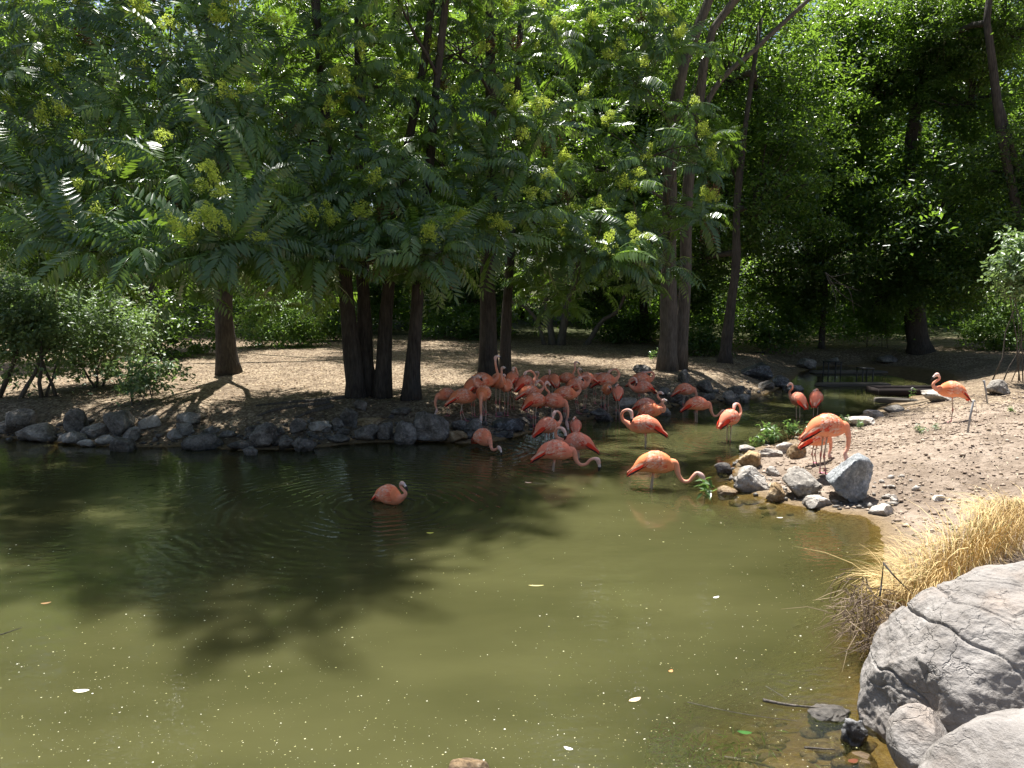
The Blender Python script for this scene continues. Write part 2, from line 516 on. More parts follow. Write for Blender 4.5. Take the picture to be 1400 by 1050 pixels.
# ------------------------------------------------------------------ water sheet
sw = onz(530, 692)                       # the swimming bird
wx = np.arange(-32, 12.5, 0.14); wy = np.arange(1.0, 31, 0.14)
WX, WY = np.meshgrid(wx, wy)
WS = pond_sd(WX, WY)
depth = np.maximum(0, -ground_z(WX, WY, False))
keepv = (WS < 0.35)
nwx = len(wx)
wi = (np.arange(len(wy) - 1)[:, None] * nwx + np.arange(nwx - 1)[None, :])
wq = np.stack([wi, wi + 1, wi + nwx + 1, wi + nwx], -1).reshape(-1, 4)
wq = wq[keepv[wq].all(1)]
used = np.unique(wq); remap = -np.ones(len(keepv), int); remap[used] = np.arange(len(used))
wv = np.stack([WX.ravel(), WY.ravel(), np.zeros(WX.size)], -1)[used]
def water_mat():
    m = NT("pond_water")
    geo = m.n("ShaderNodeNewGeometry"); P = geo.outputs["Position"]
    dep = m.n("ShaderNodeAttribute", attribute_name="depth")
    cloud = m.noise(m.mapping(P, (0.55, 1.1, 1)), 0.8, 3)
    murk = m.ramp(cloud, [(0.3, (0.044, 0.0445, 0.0165)), (0.7, (0.068, 0.067, 0.026))])
    sss = m.n("ShaderNodeSubsurfaceScattering", falloff='BURLEY')
    m.l(murk, sss.inputs["Color"]); sss.inputs["Scale"].default_value = 0.5
    sss.inputs["Radius"].default_value = (1.0, 1.0, 0.8)
    tr = m.n("ShaderNodeBsdfTransparent"); tr.inputs[0].default_value = (0.82, 0.78, 0.55, 1)
    op = m.math('SUBTRACT', 1.0, m.math('POWER', 2.718, m.math('MULTIPLY', dep.outputs["Fac"], -3.6)))
    body = m.n("ShaderNodeMixShader"); m.l(op, body.inputs[0]); m.l(tr.outputs[0], body.inputs[1]); m.l(sss.outputs[0], body.inputs[2])
    # ripples: rings around wading and swimming birds plus a light breeze
    def rings(cx, cy, wl, reach, amp):
        d = m.n("ShaderNodeVectorMath", operation='DISTANCE'); m.l(P, d.inputs[0]); d.inputs[1].default_value = (cx, cy, 0)
        wob = m.math('MULTIPLY', m.noise(P, 1.6, 2), 0.35)
        ph = m.math('MULTIPLY', m.math('ADD', d.outputs[1], wob), 6.2832 / wl)
        fall = m.math('POWER', 2.718, m.math('MULTIPLY', m.math('MULTIPLY', d.outputs[1], d.outputs[1]), -1.0 / (reach * reach)))
        return m.math('MULTIPLY', m.math('MULTIPLY', m.math('SINE', ph), fall), amp)
    h = None
    for cx, cy_, wl, reach, amp in ((sw[0], sw[1], 0.17, 2.1, 0.0034), (*onz(664, 616)[:2], 0.2, 1.2, 0.0024), (*onz(762, 645)[:2], 0.16, 0.5, 0.0008),
                                    (*onz(876, 612)[:2], 0.18, 0.8, 0.002), (*onz(890, 668)[:2], 0.13, 0.4, 0.0006), (*onz(1003, 604)[:2], 0.2, 1.2, 0.002), (*onz(1100, 572)[:2], 0.22, 1.6, 0.004)):
        r = rings(cx, cy_, wl, reach, amp)
        h = r if h is None else m.math('ADD', h, r)
    breeze = m.noise(m.mapping(P, (1.0, 1.7, 1)), 2.6, 3, 0.5)
    fine = m.noise(m.mapping(P, (1.0, 1.5, 1)), 9.0, 2, 0.5)
    patch = m.noise(P, 0.35, 2)
    h = m.math('ADD', h, m.math('MULTIPLY', breeze, 0.0055))
    h = m.math('ADD', h, m.math('MULTIPLY', m.math('MULTIPLY', fine, patch), 0.0048))
    bp = m.n("ShaderNodeBump"); bp.inputs["Strength"].default_value = 1.0; bp.inputs["Distance"].default_value = 1.0
    m.l(h, bp.inputs["Height"])
    gl = m.n("ShaderNodeBsdfGlossy"); gl.inputs["Roughness"].default_value = 0.015; m.l(bp.outputs[0], gl.inputs["Normal"])
    fr = m.n("ShaderNodeFresnel"); fr.inputs[0].default_value = 1.38; m.l(bp.outputs[0], fr.inputs["Normal"])
    mx = m.n("ShaderNodeMixShader"); m.l(fr.outputs[0], mx.inputs[0]); m.l(body.outputs[0], mx.inputs[1]); m.l(gl.outputs[0], mx.inputs[2])
    return m.done(mx.outputs[0])
M['water'] = water_mat()
w_me = new_mesh("water", wv, remap[wq], M['water'], True, None, {"depth": depth[used]})
water = tag(link("water", w_me), kind="structure")
# ------------------------------------------------------------------ rocks
def rock_shape(seed, sub=4, cuts=11, rough=0.06, blocky=0.72):
    r = np.random.default_rng(seed)
    v, f = ICO[sub]
    v = v.copy()
    p = v.copy()
    for _ in range(cuts):                       # chop with planes: angular quarried faces
        n = r.normal(size=3); n /= np.linalg.norm(n)
        n[2] *= 0.8; n /= np.linalg.norm(n)
        d = r.uniform(blocky - 0.22, blocky + 0.08)
        over = p @ n - d
        p -= np.where(over > 0, over, 0)[:, None] * n * 0.93
    nn = v
    p += nn * (rough * fbm(v, 1.6, 3, seed % 50))[:, None]
    p += nn * (rough * 0.5 * fbm(v, 7.0, 4, seed % 43))[:, None]
    m = np.abs(p).max(0)
    p = p / m
    p[:, :2] *= (1 + 0.22 * np.clip(-p[:, 2], 0, 1) - 0.1 * np.clip(p[:, 2], 0, 1))[:, None]
    return p, f
def rock(px, py, wpx, hpx, mat, label, seed=None, base_row=None, dz=0.0, depth_ratio=0.85, rotz=None, cuts=12, rough=0.085, blocky=0.7, land=False, cat="rock", name="rock", group=None):
    """a boulder whose centre shows at px,py and which is wpx x hpx photo pixels; it stands where its foot row meets ground"""
    seed = seed if seed is not None else int(px * 7 + py * 13)
    r = np.random.default_rng(seed)
    row = base_row if base_row is not None else py + hpx * 0.5
    q = hit(px, row)
    y = q[1] + 0.3 * depth_ratio * wpx / pxm(q[1])
    c = aty(px, py, y)
    hx = wpx * 0.5 / pxm(y); hz = hpx * 0.5 / pxm(y) * 1.15
    hy = hx * depth_ratio
    v, f = rock_shape(seed, 4, cuts, rough, blocky)
    if rotz is None: rotz = r.uniform(-0.5, 0.5)
    cr, sr = math.cos(rotz), math.sin(rotz)
    v = np.stack([v[:, 0] * cr - v[:, 1] * sr, v[:, 0] * sr + v[:, 1] * cr, v[:, 2]], -1)
    v = v / np.abs(v).max(0)
    v = v * np.array([hx, hy, hz]) + np.array([0, 0, c[2] + dz])
    g = min(gz(c[0], y), c[2])
    low = v[:, 2].min()
    if low > g - 0.03:                           # reach down into the ground
        k = (v[:, 2] - c[2]) < 0
        v[k, 2] = c[2] + (v[k, 2] - c[2]) * ((c[2] - g + 0.05) / (c[2] - low))
    me = new_mesh(name, v, f, M[mat], True)
    o = link(name, me, None, (c[0], y, 0))
    return tag(o, label, cat, group)

far = "rocks edging the far shore"
FR = [
 (6, 582, 30, 20, 'rock_grey', "pale stone cut by the photo's edge at the far shore under the shrubs"),
 (33, 573, 50, 40, 'rock_dark', "dark sloping slab leaning in the shore rocks under the leafy shrubs"),
 (54, 590, 56, 25, 'rock_grey', "long grey boulder at the waterline below the sloping dark slab"),
 (106, 574, 30, 34, 'rock_dark', "upright greenish dark block standing behind the shore rocks under the shrubs"),
 (98, 598, 38, 17, 'rock_grey', "low dappled rock at the waterline in front of the upright dark block"),
 (132, 588, 36, 20, 'rock_grey', "sun-speckled rock between the upright dark block and the pointed boulder"),
 (164, 574, 42, 40, 'rock_grey', "large pointed grey boulder with streaks of light on the far shore"),
 (202, 577, 36, 20, 'rock_pale', "pale smooth stone beside the pointed boulder at the bare bank"),
 (183, 592, 28, 25, 'rock_grey', "rough grey stone below the pale smooth stone by the pointed boulder"),
 (145, 601, 27, 14, 'rock_pale', "bright flat-topped stone at the waterline before the pointed boulder"),
 (171, 607, 38, 20, 'rock_dark', "dark rounded rock in the water in front of the pointed boulder"),
 (120, 605, 25, 11, 'rock_pale', "small bright stone at the waterline beside the bright flat-topped one"),
 (259, 572, 33, 19, 'rock_grey', "light-topped grey rock highest of the pile before the lone tree's clearing"),
 (250, 585, 30, 21, 'rock_grey', "jagged grey rock under the light-topped one before the clearing"),
 (237, 593, 22, 16, 'rock_pale', "pale corner stone at the low end of the clearing's rock pile"),
 (282, 602, 64, 23, 'rock_dark', "long low dark boulder at the waterline before the clearing"),
 (328, 608, 34, 13, 'rock_dark', "flat dark rock following the long low boulder along the waterline"),
 (343, 616, 22, 12, 'rock_dark', "small black stone half in the water past the long low boulder"),
 (363, 595, 39, 36, 'rock_dark', "two-toned block with a brown lower face on the far shore"),
 (408, 582, 24, 22, 'rock_dark', "roundish dark stone behind the shore below the exposed roots"),
 (389, 605, 28, 20, 'rock_grey', "wedge-shaped grey rock beside the two-toned block at the waterline"),
 (440, 581, 35, 18, 'rock_pale', "tan slanted slab below the roots of the three-trunk tree"),
 (415, 607, 36, 20, 'rock_dark', "flat-faced dark rock at the waterline below the tan slanted slab"),
 (289, 588, 26, 14, 'rock_grey', "small broken stone lying behind the long low dark boulder"),
 (310, 593, 22, 11, 'rock_grey', "smallest flat stone behind the long low dark boulder"),
 (480, 569, 30, 26, 'rock_dark', "steep dark rock at the foot of the three-trunk tree"),
 (510, 574, 56, 14, 'rock_ochre', "long thin tan slab lying across the rocks below the three-trunk tree"),
 (502, 591, 40, 26, 'rock_dark', "broad dark waterline boulder under the long tan slab"),
 (528, 589, 26, 26, 'rock_dark', "narrow dark waterline boulder next to the great boulder's cracked neighbour"),
 (554, 588, 32, 36, 'rock_dark', "cracked dark boulder leaning on the great shore boulder"),
 (588, 581, 58, 44, 'rock_dark', "great smooth dark boulder, largest on the far shore"),
 (464, 600, 30, 13, 'rock_dark', "low dark rock at the waterline below the steep dark rock"),
 (622, 595, 36, 20, 'rock_ochre', "brownish rough rock at the waterline beside the great boulder"),
 (628, 582, 24, 18, 'rock_dark', "grey stone behind the brownish rough waterline rock"),
 (650, 583, 32, 24, 'rock_grey', "greenish pale rock behind the flamingo stooping in the water"),
 (694, 578, 46, 22, 'rock_wet', "glossy dark rock on the shore by the flock's legs"),
 (692, 593, 28, 9, 'rock_wet', "low wet stones' flat neighbour at the water below the glossy dark rock"),
 (548, 562, 28, 13, 'rock_dark', "small dark rock behind the great boulder at the fourth trunk"),
 (494, 554, 20, 17, 'rock_dark', "dark knob with a pale patch against the three-trunk tree"),
 (462, 578, 18, 16, 'rock_dark', "small dark stone beside the tan slanted slab"),
 (382, 589, 16, 13, 'rock_grey', "small grey stone perched behind the wedge-shaped rock"),
 (660, 596, 22, 12, 'rock_dark', "dark stone at the water behind the stooping flamingo"),
]
MR = [
 (823, 567, 32, 18, 'rock_wet', "black wet rock on the shore under the rear-view grey-pink flamingo"),
 (858, 551, 28, 14, 'rock_pale', "sun-patched slab behind the rear-view flamingo on the shore"),
 (716, 574, 18, 9, 'rock_dark', "small dark stone among the flock's legs"),
 (926, 544, 32, 14, 'rock_dark', "flat rock under the feeding flamingo by the big pale trunk"),
 (964, 529, 26, 19, 'rock_dark', "blocky dark rock past the big pale trunk"),
 (964, 543, 28, 11, 'rock_dark', "low dark rock under the blocky one past the big pale trunk"),
 (999, 544, 29, 18, 'rock_grey', "split grey rock at the water past the big pale trunk"),
 (1018, 545, 18, 12, 'rock_grey', "small grey rock joined to the split grey rock"),
 (934, 514, 20, 22, 'rock_dark', "dark stone propped against the big pale trunk"),
 (876, 506, 30, 14, 'rock_dark', "low dark hump on the ground before the big pale trunk"),
 (910, 563, 20, 10, 'rock_grey', "pale low stone beside the two resting flamingos"),
 (1007, 534, 24, 14, 'rock_dark', "dark rock on the bank above the split grey rock"),
 (907, 536, 20, 13, 'rock_dark', "dark stone between the preening pair and the big pale trunk"),
 (1036, 507, 52, 24, 'rock_wet', "long glossy dark rock lit white on top beyond the creek mouth"),
 (1068, 522, 26, 16, 'rock_wet', "round glinting rock beside the long glossy one"),
 (1048, 527, 26, 12, 'rock_dark', "dark rock at the creek's edge below the long glossy one"),
 (1082, 531, 34, 9, 'rock_wet', "thin wet slab lying in the creek behind the rear-view pair"),
 (1100, 497, 30, 14, 'rock_dark', "dark stone on the shady creek bank near the metal stands"),
 (1140, 494, 26, 11, 'rock_grey', "grey stone on the shady creek bank behind the metal stands"),
 (1215, 492, 30, 12, 'rock_dark', "dark stone on the creek bank below the wide dark trunk"),
]
RR = [
 (1022, 613, 26, 9, 'rock_pale', "thin pale flagstone furthest out at the creek-side tip of the bank"),
 (1030, 628, 40, 24, 'rock_ochre', "ochre tilted block behind the pinkish square block"),
 (1023, 656, 52, 34, 'rock_pale', "large pinkish square block at the water on the bare bank's tip"),
 (990, 640, 27, 15, 'rock_dark', "dark pointed stone standing alone in the shallows"),
 (1074, 612, 30, 15, 'rock_pale', "bright pale stone beside the low green weeds"),
 (1090, 618, 28, 20, 'rock_ochre', "brown squarish stone before the two feeding bank flamingos"),
 (1052, 619, 38, 12, 'rock_pale', "long bright slab between the flagstone and the pale stone"),
 (1098, 663, 58, 36, 'rock_grey', "rounded grey boulder beside the blue-grey boulder"),
 (1162, 656, 70, 66, 'rock_blue', "big blue-grey faceted boulder at the feet of the feeding flamingo"),
 (1114, 686, 50, 22, 'rock_pale', "flat tan stone at the water under the rounded grey boulder"),
 (1061, 673, 28, 26, 'rock_ochre', "crumbly pink and ochre stone between the square block and the grey boulder"),
 (994, 671, 30, 11, 'rock_ochre', "half-drowned pinkish stone by the young white-leaved plant"),
 (1204, 697, 38, 17, 'rock_pale', "tan low stone at the water beside the dry grass"),
 (1222, 684, 13, 11, 'rock_pale', "small white stone above the tan low stone"),
 (1056, 645, 22, 13, 'rock_pale', "small pale stone behind the pinkish square block"),
 (1086, 643, 20, 11, 'rock_pale', "small pale stone behind the rounded grey boulder"),
 (1182, 576, 52, 13, 'rock_pale', "long pale stone along the bank's creek edge"),
 (1193, 566, 28, 11, 'rock_pale', "rough pale stone above the long one on the creek edge"),
 (1221, 558, 32, 12, 'rock_pale', "whitish stone topmost along the bank's creek edge"),
 (1364, 530, 36, 20, 'rock_grey', "grey rounded rock on the mound's crest behind the stakes"),
 (1288, 541, 60, 15, 'rock_pale', "broad pale slab on the crest behind the one-legged flamingo"),
 (1284, 681, 22, 9, 'rock_pale', "white flat stone above the dry grass"),
 (1354, 684, 14, 10, 'rock_pale', "little white pebble-shaped rock above the dry grass"),
 (1388, 688, 30, 14, 'rock_ochre', "reddish stone at the photo's edge above the dry grass"),
]
for (px, py, w, h, m_, lab) in FR:
    rock(px, py + h * .05, w * 1.04, h * .95, m_, lab, group=far)
for (px, py, w, h, m_, lab) in MR:
    rock(px, py, w, h, m_, lab, group="rocks along the creek mouth and flock's shore")
for (px, py, w, h, m_, lab) in RR:
    rock(px, py, w, h, m_, lab, group="stones on the bare bank", blocky=0.66 if w > 30 else 0.72)

# rubble between them
def rubble(name, label, px_rows, n, mats, smin, smax, seed):
    r = np.random.default_rng(seed)
    mb = MB(); v0, f0 = ICO[1]
    for i in range(n):
        k = r.integers(len(px_rows) - 1); t = r.random()
        a, b = px_rows[k], px_rows[k + 1]
        q = onz(a[0] + (b[0] - a[0]) * t, a[1] + (b[1] - a[1]) * t)
        q = q + np.array([r.normal(0, .2), abs(r.normal(0, .5)), 0])
        s = smin * (smax / smin) ** (r.random() ** 1.8)
        v = v0 * s * r.uniform(.6, 1.2, 3) * np.array([1.1, 1, .7]) * (1 + 0.3 * r.normal(size=(len(v0), 1)) * .6)
        z = gz(q[0], q[1])
        if z < -0.12: continue
        sh = r.uniform(.6, 1.35)
        mb.add(v + np.array([q[0], q[1], z + s * .25]), tris=f0)
    me = mb.mesh(name, M[mats], False)
    return tag(link(name, me), label, kind="stuff")
rubble("rubble", "small broken stones between the far shore rocks", [(-80, 600), (60, 603), (200, 610), (330, 613), (420, 611), (480, 604), (640, 603), (720, 590), (800, 573), (900, 560), (1000, 548), (1050, 538)], 650, 'rock_dark', 0.02, 0.12, 3)
rubble("bank_pebbles", "small pale stones along the bare bank's water edge", [(1180, 566), (1120, 590), (1060, 606), (1020, 620), (1010, 660), (1070, 684), (1180, 702), (1260, 690)], 330, 'rock_pale', 0.012, 0.07, 4)

# foreground boulders ------------------------------------------------
def big_boulder(name, label, c, half, seed, planes, cracks, mat, sub=5, top_flat=0.0):
    r = np.random.default_rng(seed)
    import bmesh
    bm = bmesh.new(); bmesh.ops.create_icosphere(bm, subdivisions=8 if sub > 5 else 6, radius=1.0)
    v = np.array([x.co[:] for x in bm.verts]); f = np.array([[q.index for q in p.verts] for p in bm.faces]); bm.free()
    p = v.copy()
    for n, d in planes:
        n = np.array(n, float); n /= np.linalg.norm(n)
        over = p @ n - d
        k = 0.025                                   # soft chop
        sm = np.where(over > -k, (over + k) ** 2 / (4 * k), 0); sm = np.where(over > k, over, sm)
        p -= sm[:, None] * n * 0.94
    p += v * (0.035 * fbm(v, 1.3, 3, seed))[:, None]
    p += v * (0.02 * fbm(v, 5, 4, seed + 3))[:, None]
    p += v * (0.0045 * fbm(v, 24, 3, seed + 5))[:, None]
    p -= v * (0.02 * np.clip(fbm(v * np.array([1, 1, 2.2]), 3.2, 4, seed + 8), 0, 1) ** 2)[:, None]
    warp = 0.09 * np.stack([fbm(p, 1.7, 3, seed + 20 + i) for i in range(3)], -1)
    wide = vnoise(p, 2.2, seed + 31)
    for n, d, w, dep in cracks:
        n = np.array(n, float); n /= np.linalg.norm(n)
        dist = np.abs((p + warp) @ n - d); w = w * .32; dep = dep * .55
        amp = np.clip(0.55 + wide * 1.1, 0, 1)
        p -= v * (dep * amp * np.exp(-(dist / w) ** 2))[:, None]
    p = p * np.array(half)
    me = new_mesh(name, p, f, M[mat], True)
    return tag(link(name, me, None, c), label, "boulder", "large boulders beside the camera")
def fore_mat():
    m = NT("boulder_foreground")
    geo = m.n("ShaderNodeNewGeometry"); P = geo.outputs["Position"]
    n1 = m.noise(P, 3.0, 8, 0.62); n2 = m.noise(P, 34, 6, 0.7); n3 = m.noise(m.mapping(P, (1, 1, 2.6)), 9, 6, 0.65)
    f = m.math('ADD', m.math('MULTIPLY', n1, 0.5), m.math('ADD', m.math('MULTIPLY', n2, 0.2), m.math('MULTIPLY', n3, 0.3)))
    c = m.ramp(f, [(0.34, (0.13, 0.115, 0.1)), (0.5, (0.25, 0.23, 0.21)), (0.68, (0.37, 0.345, 0.32))])
    c = m.mix(m.ramp(m.noise(P, 1.7, 5), [(0.52, (0, 0, 0)), (0.68, (0.5, 0.5, 0.5))]), c, (0.33, 0.25, 0.19))
    vr = m.n("ShaderNodeTexVoronoi", feature='DISTANCE_TO_EDGE'); vr.inputs["Scale"].default_value = 4.5
    wv = m.n("ShaderNodeTexNoise"); wv.inputs["Scale"].default_value = 4; wv.inputs["Detail"].default_value = 5; m.l(P, wv.inputs["Vector"])
    sc = m.n("ShaderNodeVectorMath", operation='SCALE'); sc.inputs[3].default_value = 0.5; m.l(wv.outputs[1], sc.inputs[0])
    ad = m.n("ShaderNodeVectorMath", operation='ADD'); m.l(P, ad.inputs[0]); m.l(sc.outputs[0], ad.inputs[1]); m.l(ad.outputs[0], vr.inputs["Vector"])
    hair = m.math('MINIMUM', m.math('MULTIPLY', vr.outputs[0], 30), 1.0)
    hair = m.math('MAXIMUM', hair, m.ramp(m.noise(P, 2.3, 2), [(.42, (0, 0, 0)), (.56, (1, 1, 1))]))
    h = m.math('ADD', m.math('ADD', m.math('MULTIPLY', n2, 0.7), n3), m.math('MULTIPLY', hair, .5))
    return m.done(m.principled(c, 0.88, 0.2, m.bump(h, 0.8, 0.025)))
M['boulder'] = fore_mat()
bc = aty(1398, 990, 4.45)
big_boulder("boulder", "large cracked grey boulder beside the dry grass in the near corner", bc, (0.95, 0.8, 0.98), 21,
            [((-1, -.35, .12), .84), ((-.55, -.5, .75), .86), ((.3, -.5, .9), .87), ((0, -1, .2), .86), ((-.75, .1, .65), .9), ((.6, -.2, .8), .84), ((-.25, -.9, .5), .78), ((-.9, -.6, -.2), .8), ((.1, -.75, .75), .8), ((-.35, -.1, 1), .86)],
            [((.55, .1, .85), .42, .02, .05), ((.62, 0, .8), .15, .022, .06), ((.35, .3, .9), .72, .014, .04), ((-.8, .1, .6), .3, .014, .03), ((-.85, 0, .5), -.1, .018, .04),
             ((.5, -.1, .9), -.15, .018, .05), ((-.9, .2, .35), .05, .012, .025), ((.75, .1, .65), .62, .012, .03), ((.2, 0, 1), .05, .012, .025), ((.6, .2, .8), .6, .01, .025)], 'boulder', 6)
bc2 = aty(1440, 1135, 3.35)
big_boulder("boulder", "pale lit boulder top filling the very bottom corner", bc2, (0.62, 0.5, 0.52), 33,
            [((-.7, -.2, .75), .82), ((0, -.6, .8), .84), ((0, -1, .1), .8)],
            [((.5, .2, .8), .35, .02, .04), ((-.7, .1, .6), .2, .02, .04), ((.2, 0, 1), .5, .014, .03)], 'boulder', 5)
bc3 = aty(1258, 1015, 4.0)
big_boulder("boulder", "small shaded rock wedged under the large cracked boulder", bc3, (0.16, 0.2, 0.2), 40,
            [((-.5, -.6, .6), .7), ((.6, -.5, .6), .7), ((0, -.3, 1), .75)], [((.5, .2, .8), .2, .03, .04)], 'boulder', 5)
rock(1132, 974, 66, 14, 'rock_dark', "dark wet rock at the pond corner beside the floating stick", base_row=985, blocky=.85, rough=.16, group="stones in the near shallows")
rock(1172, 1000, 44, 34, 'rock_wet', "wet root-covered rock at the foot of the large boulder", base_row=1022, group="stones in the near shallows", blocky=.58, rough=.16)
rock(640, 1048, 62, 36, 'rock_ochre', "amber drowned rock at the bottom edge of the pond", base_row=1064, dz=-0.02, group="stones in the near shallows", blocky=.85, rough=.07)
rock(985, 995, 120, 22, 'rock_ochre', "broad brown drowned rock under the murky corner water", base_row=1008, dz=-0.09, group="stones in the near shallows", blocky=.85, rough=.07)
rock(1080, 1035, 90, 22, 'rock_ochre', "sunken brown slab by the wet root-covered rock", base_row=1048, dz=-0.075, group="stones in the near shallows", blocky=.85, rough=.07)
rock(975, 700, 130, 12, 'rock_ochre', "sunken tan slab in the shallows before the pinkish square block", base_row=706, dz=-0.03, group="stones in the near shallows", blocky=.9, rough=.05)

def drowned():
    r = np.random.default_rng(55); mb = MB(); v0, f0 = ICO[2]
    for i in range(90):
        q = onz(r.uniform(880, 1190), r.uniform(940, 1060)) if i < 60 else onz(r.uniform(940, 1100), r.uniform(680, 712))
        s = .03 * 3.2 ** r.random(); z = gz(q[0], q[1])
        if z > -.02 or z < -.3: continue
        v = v0 * s * np.array([1.3, 1, .55]) * r.uniform(.75, 1.25, 3) * (1 + .12 * fbm(v0, 2, 2, i)[:, None])
        mb.add(v + np.array([q[0], q[1], min(z + s * .2, -s * .55)]), tris=f0)
    tag(link("drowned_stones", mb.mesh("drowned_stones", M['rock_ochre'])), "brown stones lying under the clear edge water", kind="stuff")
drowned()

# ------------------------------------------------------------------ fronds and rosettes
def make_frond(seed, length=0.9, pairs=13, lo=False):
    r = np.random.default_rng(seed)
    mb_v, mb_f = [], []
    droop = r.uniform(0.12, 0.85)
    side = r.uniform(-0.12, 0.12)
    def rp(u):
        x = length * u * (1 - 0.12 * droop * u * u)
        return np.array([x, side * length * u * u, -droop * length * 0.62 * u ** 2.2 + 0.06 * length * math.sin(u * 3.0)])
    # rachis as a thin three-sided stem
    us = np.linspace(0, 0.98, 6); pts = np.array([rp(u) for u in us])
    v, t, q = tube(pts, np.linspace(.006, .0018, 6), k=3, cap=False)
    n = 0
    if not lo:
        n = len(v); mb_v.append(v); mb_f.append(np.vstack([q[:, [0, 1, 2]], q[:, [0, 2, 3]]]))
    def leaflet(p, d, up, L, w):
        nonlocal n
        s = np.cross(d, up); s /= np.linalg.norm(s)
        sag = np.array([0, 0, -1.0])
        m1 = p + d * L * .38 + sag * L * .05
        tip = p + d * L + sag * L * r.uniform(.12, .34)
        a = m1 + s * w * .5 + up * w * .16
        b = m1 - s * w * .5 + up * w * .16
        if lo:
            mb_v.append(np.array([p, a + d * L * .1, tip, b + d * L * .1])); mb_f.append(np.array([[0, 1, 2], [0, 2, 3]]) + n); n += 4
            return
        c2 = p + d * L * .72 + sag * L * .12
        a2 = c2 + s * w * .34 + up * w * .1; b2 = c2 - s * w * .34 + up * w * .1
        mb_v.append(np.array([p, a, m1, b, a2, b2, tip]))
        mb_f.append(np.array([[0, 1, 2], [0, 2, 3], [1, 4, 2], [2, 5, 3], [2, 4, 6], [2, 6, 5]]) + n)
        n += 7
    for i in range(pairs):
        u = 0.16 + 0.8 * i / (pairs - 1)
        p = rp(u); t = rp(min(u + .03, 1.03)) - rp(u - .03); t /= np.linalg.norm(t)
        y = np.array([0, 1.0, 0])
        up = np.cross(t, y); up = -up if up[2] < 0 else up
        L = 0.14 * length / .68 * (0.75 + 0.45 * math.sin(math.pi * min(1, u * .95))) * r.uniform(.88, 1.1)
        for s in (-1, 1):
            hang = r.uniform(.3, .62)
            d = t * r.uniform(.28, .5) + s * y * .85 - up * hang
            d /= np.linalg.norm(d)
            leaflet(p + t * r.uniform(-.01, .01), d, up, L, L * r.uniform(.27, .33))
    p = rp(1.0); t = rp(1.0) - rp(.95); t /= np.linalg.norm(t)
    leaflet(p - t * .02, t, np.array([0, 0, 1.0]), .16, .05)
    return np.concatenate(mb_v), np.concatenate(mb_f)
FROND = [make_frond(100 + i, 0.8 * (0.8 + 0.05 * i)) for i in range(9)]
FROND_LO = [make_frond(100 + i, 0.8 * (0.8 + 0.05 * i), lo=True) for i in range(9)]
FROND_ME = [new_mesh("leaf", v, f, M['frond'], False) for v, f in FROND]

def make_seed_cluster(seed):
    r = np.random.default_rng(seed)
    n = 210
    u = r.random(n) ** .8
    a = r.random(n) * 6.283; rad = (0.03 + .12 * np.sin(u * 2.6)) * np.sqrt(r.random(n))
    c = np.stack([rad * np.cos(a), rad * np.sin(a), u * .3 - .05], -1)
    lob = np.array([(0, 0, 0), (.11, .03, -.08), (-.08, .07, -.12), (.02, -.1, -.16)])[r.integers(0, 4, n)]
    c = c * np.array([.62, .62, .8]) + lob * r.uniform(.7, 1.4, (n, 1))
    return leaf_quads(c, r, .055, .026, up_bias=0.1)
def leaf_quads(c, r, L, W, up_bias=0.6, out=None):
    """folded diamond leaves at centres c; returns verts, tris"""
    n = len(c)
    nrm = r.normal(size=(n, 3)); nrm[:, 2] = np.abs(nrm[:, 2]) + up_bias * 1.6
    if out is not None: nrm += out * 0.8
    nrm /= np.linalg.norm(nrm, axis=1)[:, None]
    d = r.normal(size=(n, 3)); d[:, 2] -= 0.35
    d -= nrm * (d * nrm).sum(1)[:, None]; d /= np.linalg.norm(d, axis=1)[:, None] + 1e-9
    s = np.cross(nrm, d)
    k = r.uniform(.65, 1.3, n)[:, None]
    b = c - d * L * .5 * k; t = c + d * L * .5 * k - nrm * L * .12 * k
    m = c - d * L * .08 * k
    l_ = m + s * W * .5 * k + nrm * W * .12 * k; r_ = m - s * W * .5 * k + nrm * W * .12 * k
    v = np.stack([b, l_, t, r_], 1).reshape(-1, 3)
    i = np.arange(n)[:, None] * 4
    f = np.concatenate([i + np.array([0, 2, 1]), i + np.array([0, 3, 2])], 0)
    return v, f
SEED = [make_seed_cluster(200 + i) for i in range(3)]
SEED_ME = [new_mesh("seed_cluster", v, f, M['seed'], False) for v, f in SEED]
DEAD_ME = [new_mesh("dead_spray", v * np.array([1.2, 1.2, -1.4]), f, M['dead'], False) for v, f in SEED[:2]]

def rot_from(xdir, up):
    x = xdir / np.linalg.norm(xdir)
    z = up - x * up.dot(x); z /= np.linalg.norm(z) + 1e-9
    y = np.cross(z, x)
    return np.stack([x, y, z], 1)               # columns

def branch_path(a, b, sag, r, n=7, wob=0.06):
    a = np.asarray(a, float); b = np.asarray(b, float)
    L = np.linalg.norm(b - a)
    mid = (a + b) / 2 + np.array([0, 0, sag * L]) + r.normal(0, wob * L, 3)
    u = np.linspace(0, 1, n)[:, None]
    p = (1 - u) ** 2 * a + 2 * u * (1 - u) * mid + u * u * b
    p[1:-1] += r.normal(0, wob * 0.12 * L, (n - 2, 3))
    return p

